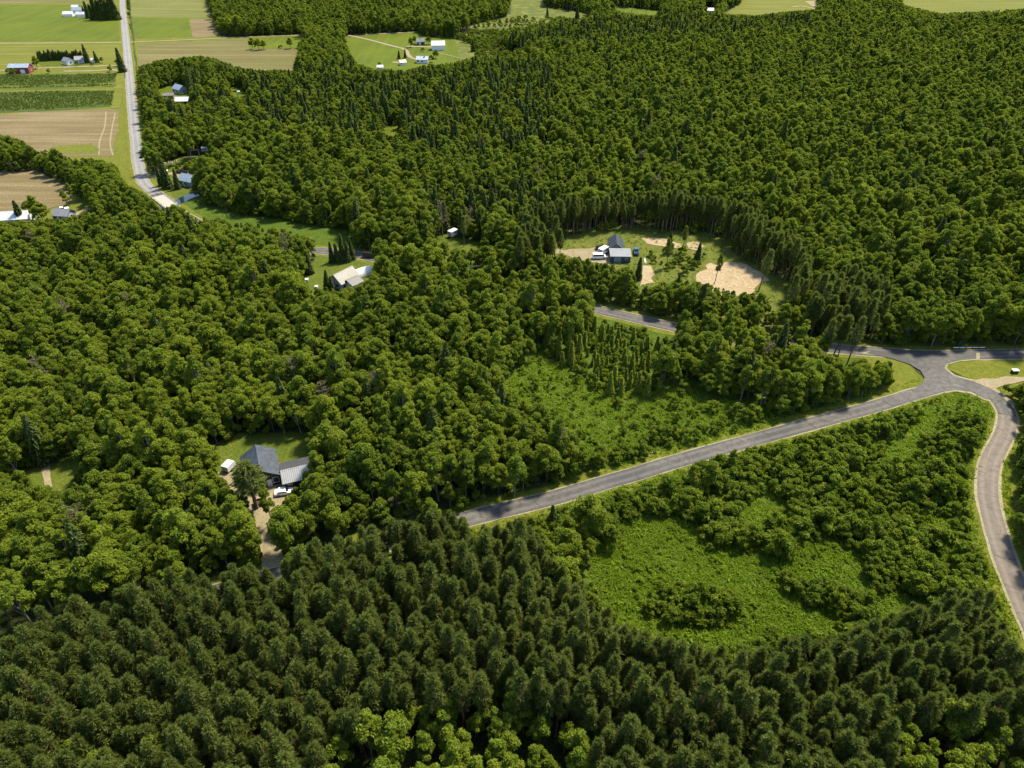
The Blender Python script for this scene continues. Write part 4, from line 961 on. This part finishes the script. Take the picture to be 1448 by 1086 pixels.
# the small clearing with the camper, and the grey dead trees
trailer('camper_trailer', 'white camper trailer on the tiny lawn below the grey dead tree', at(641,334), 4.2, 2.3, 2.0, R(50), 'white', roofmat='white')
for u, v, s, lab in ((626,334,.95,'bare grey dead tree beside the white camper on the tiny lawn'), (668,338,.85,'brownish dead tree right of the tiny lawn with the camper'), (713,356,.8,'pinkish grey dead tree at the edge of the pines left of the barn'), (707,350,.75,'thin dead tree behind the pinkish grey one'), (958,1000,.7,'broken dead tree among the dark pines at the bottom of the photo')):
    p = at(u, v); plant('dead', random.randrange(2), p.x, p.y, s, random.random()*6, lab, 'tree')
p = at(656, 349); plant('pine', 2, p.x, p.y, .62, 2, 'pale thin pine standing in front of the white camper on the tiny lawn', 'tree')

# single trees the photo shows
for u, v, k, vi, s, sz, lab in ((364,719,'pine',2,1.75,.70,'big spreading pine in front of the black-walled house'), (386,742,'broad',3,.55,.72,'green pointed tree between the driveway and the garage'),
        (360,775,'light',3,.70,.8,'yellowish tree left of the driveway'), (410,785,'light',2,.50,.55,'small bright tree right of the driveway'), (340,760,'light',0,.75,.85,'pale green tree between the yellow-green one and the lawn'), (455,715,'broad',4,.9,.9,'round tree at the right side of the house clearing'),
        (727,703,'light',1,.72,.78,'pale birch with a white trunk standing on the verge of the side road'), (830,762,'broad',5,.95,.95,'large tree standing between the side road and the meadow'), (800,775,'broad',2,.75,.75,'tree left of the large one between the side road and the meadow'), (862,772,'broad',4,.55,.55,'small round tree right of the large one by the meadow'), (782,745,'spruce',0,.5,.5,'small dark spruce at the near edge of the side road'),
        (1000,695,'broad',0,.72,.68,'leafy tree that hides a stretch of the side road above the thicket'), (978,700,'broad',6,.6,.55,'narrow tree at the left of the leafy one above the thicket'), (1032,668,'light',3,.5,.5,'small pale tree by the side road at the top of the thicket'),
        (214,246,'light',1,.85,.85,'pale birch nearest the bend of the straight road'), (221,247,'light',2,.9,.9,'tall pale birch in the middle of the group at the road bend'), (227,246,'light',0,.75,.8,'pale birch at the right of the group at the road bend'),
        (229,263,'spruce',2,.65,.75,'dark spruce on the lawn nearest the road bend'), (238,266,'spruce',1,.9,.9,'tallest dark spruce on the lawn by the road bend'), (252,267,'spruce',0,.65,.7,'dark spruce on the lawn beside the blue house'),
        (525,352,'broad',1,1.0,.9,'dark round tree at the end of the stream meadow'), (510,350,'broad',5,.85,.8,'round tree at the left of the dark one at the end of the stream meadow')):
    p = at(u, v); plant(k, vi, p.x, p.y, s, random.random()*6, lab, 'tree', sz=sz)

# the houses along the straight road
gable('house', 'house with a blue-grey roof among trees right of the straight road', 'house', at(256,131), 8, 6, 2.8, 2, R(-38), 'blueroof', 'greywall', std(8, 6))
gable('house', 'dark house with a white roof among trees right of the straight road', 'house', at(260,148), 7.5, 5, 2.8, 1.7, R(4), 'whiteroof', 'blackwall', std(7.5, 5))
gable('shed', 'low wooden shed with a tan roof left of the white-roofed dark house', 'shed', at(240,139), 6, 4, 2.2, 1, R(8), 'tanroof', 'woodwall', std(6, 4, n=1))
hive('white box in the garden with the row of pointed trees', 338, 133, 1.6)
for i, (u, v) in enumerate(((302,147), (308,148), (315,147), (322,148))):
    p = at(u, v); plant('spruce', i, p.x, p.y, .6, i, 'dark pointed tree in the garden row, ' + ('leftmost', 'second from the left', 'second from the right', 'rightmost')[i] + ' of four', 'tree')
gable('house', 'blue house half hidden by trees at the road bend', 'house', at(270,261), 7.5, 6, 2.8, 2, R(-25), 'blueroof', 'blueroof', std(7.5, 6))
car('parked_pickup', 'dark pickup truck in the sandy yard of the blue house', at(258,245), R(5), 'carblack', 'pickup')
car('parked_car', 'red car in the sandy yard of the blue house, behind the dark pickup', at(264,241.5), R(10), 'carred')
trailer('cargo_trailer', 'long dark trailer at the upper edge of the lot by the road bend', at(274,219), 8, 2.3, 1.8, R(14), 'carblack')
trailer('cargo_trailer', 'white trailer right of the long dark trailer by the road bend', at(291,215), 3.4, 2.1, 1.7, R(14), 'white')
car('parked_car', 'white car by the driveway entrance at the road bend', at(231,243.5), R(-10), 'carwhite')
def rubble(name, label, c, n, spread, r, cat):
    g_ = random.Random(n); m = MB()
    for k in range(n):
        x, y, q = g_.gauss(0, spread), g_.gauss(0, spread*.5), r*g_.uniform(.5, 1.2)
        vs = [(x+q*math.cos(a)*g_.uniform(.7, 1.1), y+q*math.sin(a)*g_.uniform(.7, 1.1), z) for z, q in ((0, q), (q*.6, q*.85)) for a in [i*1.0472 for i in range(6)]]+[(x, y, q*.95)]
        m.add(vs, [(i, (i+1) % 6, 6+(i+1) % 6, 6+i) for i in range(6)]+[(6+i, 6+(i+1) % 6, 12) for i in range(6)])
    o = m.build(name, M['stone'], None); o.location = (c.x, c.y, 0); return tag(o, label, cat)
rubble('rubble_heap', 'pale heap of rubble on the rough lot by the road bend', at(238,230), 16, 1.8, .7, 'rubble')
rubble('rubble_heap', 'small pale heap of rubble right of the larger one by the road bend', at(249,227), 8, 1.0, .5, 'rubble')
rubble('rock', 'pair of pale rocks lying in the green meadow', at(1074,828), 3, .6, .3, 'rock')
rubble('rock', 'pale rock at the lower edge of the green meadow', at(1152,895), 2, .3, .4, 'rock')
# the bridge deck on the bend
a, b = at(224, 278), at(243, 292.5); d = b-a; c = (a+b)/2
t = thing('bridge', 'pale concrete bridge deck carrying the straight road over the stream', 'bridge', (c.x, c.y, 0), math.atan2(d.y, d.x)); L = d.length
MB().box(-L/2, L/2, -2.75, 2.75, .0, .33).build('deck', M['concrete'], t)
for s in (-1, 1):
    MB().box(-L/2, L/2, s*2.9-.12, s*2.9+.12, 0, .5).build('kerb', M['concrete'], t)
    m = MB().box(-L/2, L/2, s*2.9-.04, s*2.9+.04, .95, 1.15).build('railing', M['greyroof'], t)
    for k in range(5): MB().box(-L/2+.1+k*(L-.3)/4, -L/2+.22+k*(L-.3)/4, s*2.9-.06, s*2.9+.06, .5, 1.2).build('post', M['greyroof'], m)
# guard rail and small roadside things
a, b = at(1346, 494), at(1392, 493.6); d = b-a; L = d.length
t = thing('guard_rail', 'white guard rail along the far side of the main road by the junction', 'guard rail', (a.x, a.y, 0), math.atan2(d.y, d.x))
MB().prism([(-.04, .5), (.04, .55), (-.02, .65), (.04, .75), (-.04, .8), (-.1, .65)], 0, L).build('rail', M['white'], t)
for k in range(6): MB().box(k*L/5-.08, k*L/5+.08, -.22, -.1, 0, .8).build('post', M['darkwood'], t)
c = at(1434, 527.5); t = thing('refuse_bin', 'dark bin with a white lid on the grass right of the junction', 'bin', (c.x, c.y, 0), R(3))
MB().prism([(-.85, .12), (.85, .12), (.95, 1.0), (-.95, 1.0)], -.5, .5, 'y').build('bin_body', M['carblack'], t); MB().prism([(-1, 1.0), (1, 1.0), (.95, 1.12), (-.95, 1.18)], -.55, .55, 'y').build('lid', M['white'], t)
for sx in (-1, 1):
    for sy in (-1, 1): MB().tube((sx*.7, sy*.4-.04, .1), (sx*.7, sy*.4+.04, .1), .1, .1, 8).build('wheel', M['rubber'], t)
for u, v, lab in ((921.5,646,'white marker post on the far verge of the side road in front of the shrubs'), (1376,631,'white marker post on the grass left of the curving lane')):
    c = at(u, v); t = thing('marker_post', lab, 'post', (c.x, c.y, 0)); MB().tube((0, 0, 0), (0, 0, 1.5), .07, .07, 6).build('post', M['white'], t); MB().box(-.16, .16, -.1, -.07, 1.1, 1.45).build('reflector', M['carred'], t)

# farms along the top
gable('barn', 'long white barn at the lower edge of the brown field on the left', 'barn', at(27,315), 11.5, 7, 3, 2, R(9), 'whiteroof', 'white', std(11, 7))
gable('house', 'grey-roofed house by the yellow driveway below the brown field', 'house', at(93,309.5), 6.6, 5.5, 2.6, 1.7, R(-8), 'greyroof', 'greywall', std(6.6, 5.5))
car('parked_car', 'white car left of the grey-roofed house below the brown field', at(83,301.5), R(40), 'carwhite')
car('parked_pickup', 'white pickup behind the grey-roofed house below the brown field', at(88.5,299), R(35), 'carwhite', 'pickup')
for u, v, k, s, lab in ((46,311,'broad',.6,'dark tree right of the long white barn'), (55,308,'broad',.72,'tallest tree right of the long white barn'), (62,315,'broad',.68,'round dark tree between the long white barn and the grey-roofed house'), (33,316,'spruce',.6,'small spruce in front of the long white barn'),
        (97,293,'light',.55,'pale tree behind the grey-roofed house'), (104,288,'light',.6,'pale tree at the right tip of the brown field'), (112,284,'broad',.55,'tree between the brown field and the wood'),
        (53,97,'broad',.62,'big round tree left of the clipped conifer hedge'), (125,89,'spruce',.8,'tall dark conifer beside the grey farmhouse'), (138,88.5,'spruce',.55,'dark conifer right of the tall one by the farmhouses'), (174,102,'spruce',1.0,'tall dark conifer next to the straight road'), (167,94,'shrub',1.1,'dark bush left of the conifer next to the straight road'), (157,101.5,'shrub',1.2,'bush beside the farm track near the straight road'),
        (145,89.5,'broad',.33,'round bush at the right end of the farmhouses'), (110,93,'shrub',.8,'small bush in front of the farmhouses, left'), (131,93,'shrub',.7,'small bush in front of the farmhouses, right'), (14,105,'shrub',1.1,'dark bush left of the red barn'), (22,106,'shrub',1.0,'dark bush at the front of the red barn'), (70,104,'shrub',.9,'lone bush beside the track right of the red barn'),
        (358,70,'broad',.62,'round tree at the left of the trio in the tan field'), (366,71,'broad',.66,'round tree in the middle of the trio in the tan field'), (373,70,'broad',.55,'round tree at the right of the trio in the tan field'), (411,69,'broad',.6,'narrow tree at the right end of the tan field'), (397,69,'shrub',.9,'small bush left of the narrow tree in the tan field'), (424,69,'shrub',1.1,'small bush right of the narrow tree in the tan field'),
        (581,67,'broad',.55,'dark tree left of the small dark house near the white barn'), (587,62,'broad',.5,'tree behind the small dark house near the white barn'), (606,63,'broad',.5,'round tree between the small dark house and the white barn'), (616,83,'broad',.5,'dark tree right of the farmhouse below the white barn'), (573,82,'spruce',.4,'small dark conifer by the farm track, right'), (564,83,'spruce',.4,'small dark conifer by the farm track, left'), (669,73,'spruce',.62,'dark spruce at the right edge of the farm meadow'),
        (598,73,'shrub',.9,'bush on the lawn below the small dark house'), (609,88,'shrub',1.5,'big dark bush in front of the farmhouse below the white barn'), (537,93,'shrub',.8,'bush beside the small white shed'),
        (878,757,'shrub',.5,'small dark bush at the upper left of the green meadow'), (1002,779,'shrub',.55,'small dark bush in the middle of the green meadow'), (1098,786,'shrub',1.5,'big round bush jutting from the thicket into the green meadow'), (1012,765,'shrub',1.5,'big bush at the upper edge of the green meadow'),
        (774,25,'spruce',.55,'dark spruce in the bushy meadow at the top, left'), (816,28,'spruce',.7,'dark spruce in the bushy meadow at the top, right'), (998,20,'broad',.5,'dark round tree left of the white domed shed')):
    p = at(u, v); plant(k, random.choice((2, 4)) if k == 'broad' else random.randrange(len(SPEC[k])), p.x, p.y, s*(1.3 if k in ('broad', 'spruce') else 1), random.random()*6, lab, 'shrub' if k == 'shrub' else 'tree', sz=s*1.05)
for i, (u, v, h_) in enumerate(((120,23,9), (126,26,13), (132,28,15), (138,28,20), (144,28,17), (149,28,22), (155,28,19), (161,28,22), (166,28,20))):
    p = at(u, v); plant('spruce', i % 4, p.x, p.y, 1.15*h_/14, i, 'dark spruce in the tall row right of the white farm buildings at the top', 'tree', 'spruces in the row by the top left farm', sz=h_/14)
for i in range(20):
    p = at(57+3.2*i, 87-1.6*min(1, i/6)+random.uniform(-.3, .3)); plant('spruce', i % 4, p.x, p.y, random.uniform(.7, .85), i, 'dark conifer in the hedge behind the farmhouses', 'tree', 'conifers in the farmhouse hedge', sz=random.uniform(.42, .52))
gable('barn', 'dark red barn with a blue-grey roof at the left edge', 'barn', at(31.5,102.5), 13.5, 7, 4, 1.7, R(3), 'blueroof', 'redwall', std(13, 7, True))
gable('house', 'grey-blue farmhouse nearest the clipped hedge', 'house', at(97.5,91), 5.8, 5, 2.8, 1.8, R(-30), 'greyroof', 'white', std(5.8, 5))
gable('house', 'grey farmhouse left of the tall conifer', 'house', at(115,89), 6.0, 5, 2.8, 1.8, R(12), 'greyroof', 'greywall', std(6, 5))
gable('shed', 'small white shed right of the tall conifer by the farmhouses', 'shed', at(130.5,88.5), 3.6, 3, 2, 1, R(5), 'whiteroof', 'white', std(3.6, 3, n=1))
gable('barn', 'white farm building at the left of the top left farm', 'barn', at(98,23), 8.5, 6, 2.4, 1.8, R(6), 'whiteroof', 'white', std(8.5, 6, True))
gable('barn', 'long white building at the front of the top left farm', 'barn', at(118,23.5), 11, 5.5, 2.4, 1.7, R(-3), 'whiteroof', 'white', std(11, 5.5, True))
gable('barn', 'blue-grey roofed barn in the middle of the top left farm', 'barn', at(114,18), 13.5, 6, 2.6, 2, R(-2), 'blueroof', 'white', std(13.5, 6, True))
gable('shed', 'small white building at the back of the top left farm', 'shed', at(108,13.5), 6, 5, 2.6, 1.5, R(2), 'whiteroof', 'greywall', std(6, 5, n=1))
gable('barn', 'large white barn on the meadow farm in the upper middle', 'barn', at(620,70), 10, 7, 3.8, 2.4, R(5), 'whiteroof', 'white', std(10, 7, True))
gable('house', 'small dark house left of the large white barn', 'house', at(595,63), 6, 5, 2.6, 2, R(10), 'slateroof', 'blackwall', std(6, 5))
gable('house', 'farmhouse with a blue-grey roof below the large white barn', 'house', at(598,88.5), 8.5, 5.5, 2.6, 1.7, R(-3), 'blueroof', 'white', std(8.5, 5.5), chimney=1.5)
gable('shed', 'white shed at the end of the farm track below the conifers', 'shed', at(569.5,91.5), 4.2, 3.5, 2, 1.1, R(25), 'whiteroof', 'white', std(4.2, 3.5, n=1))
gable('shed', 'small white shed at the lower edge of the farm meadow', 'shed', at(538,98.5), 4, 3, 2, 1, R(5), 'whiteroof', 'white', std(4, 3, n=1))
gable('shed', 'white domed shed beside the yellow field at the top', 'shed', at(1004,17), 7, 5, 1.8, 1.6, R(3), 'whiteroof', 'white', std(7, 5, n=1))
gable('house', 'white house in the trees at the top right', 'house', at(1217,23), 8, 5, 3.4, 1.8, R(-6), 'whiteroof', 'white', std(8, 5))
gable('house', 'small white house left of the other one in the trees at the top right', 'house', at(1168,24), 4.5, 4, 3.2, 1.6, R(4), 'whiteroof', 'white', std(4.5, 4))
gable('house', 'white house beside the dirt yard at the top right', 'house', at(1175,9), 6, 5, 3.2, 1.8, R(-20), 'whiteroof', 'white', std(6, 5))
gable('house', 'white house among dark trees at the top centre', 'house', at(896,9), 5.5, 4.5, 3, 1.6, R(8), 'whiteroof', 'white', std(5.5, 4.5))

X, Y = grid(14); ok = rng.random(len(X)) < .05; X, Y = X[ok], Y[ok]; u, v, z = proj(X, Y, 0*X+10)
ok = (u > 20) & (u < 1430) & (v > 120) & (v < 1060) & (default(u, v) | look(mMIX, u, v) | look(mPINE, u, v)) & accept(X, Y, 0*X+14, 0*X+2); X, Y = X[ok], Y[ok]
for x, y in list(zip(X, Y))[:20]:
    plant('dead', random.randrange(2), x, y, random.uniform(.75, 1.0), random.random()*6, 'grey-brown dead tree standing bare among the green forest', 'tree', 'dead trees in the forest')
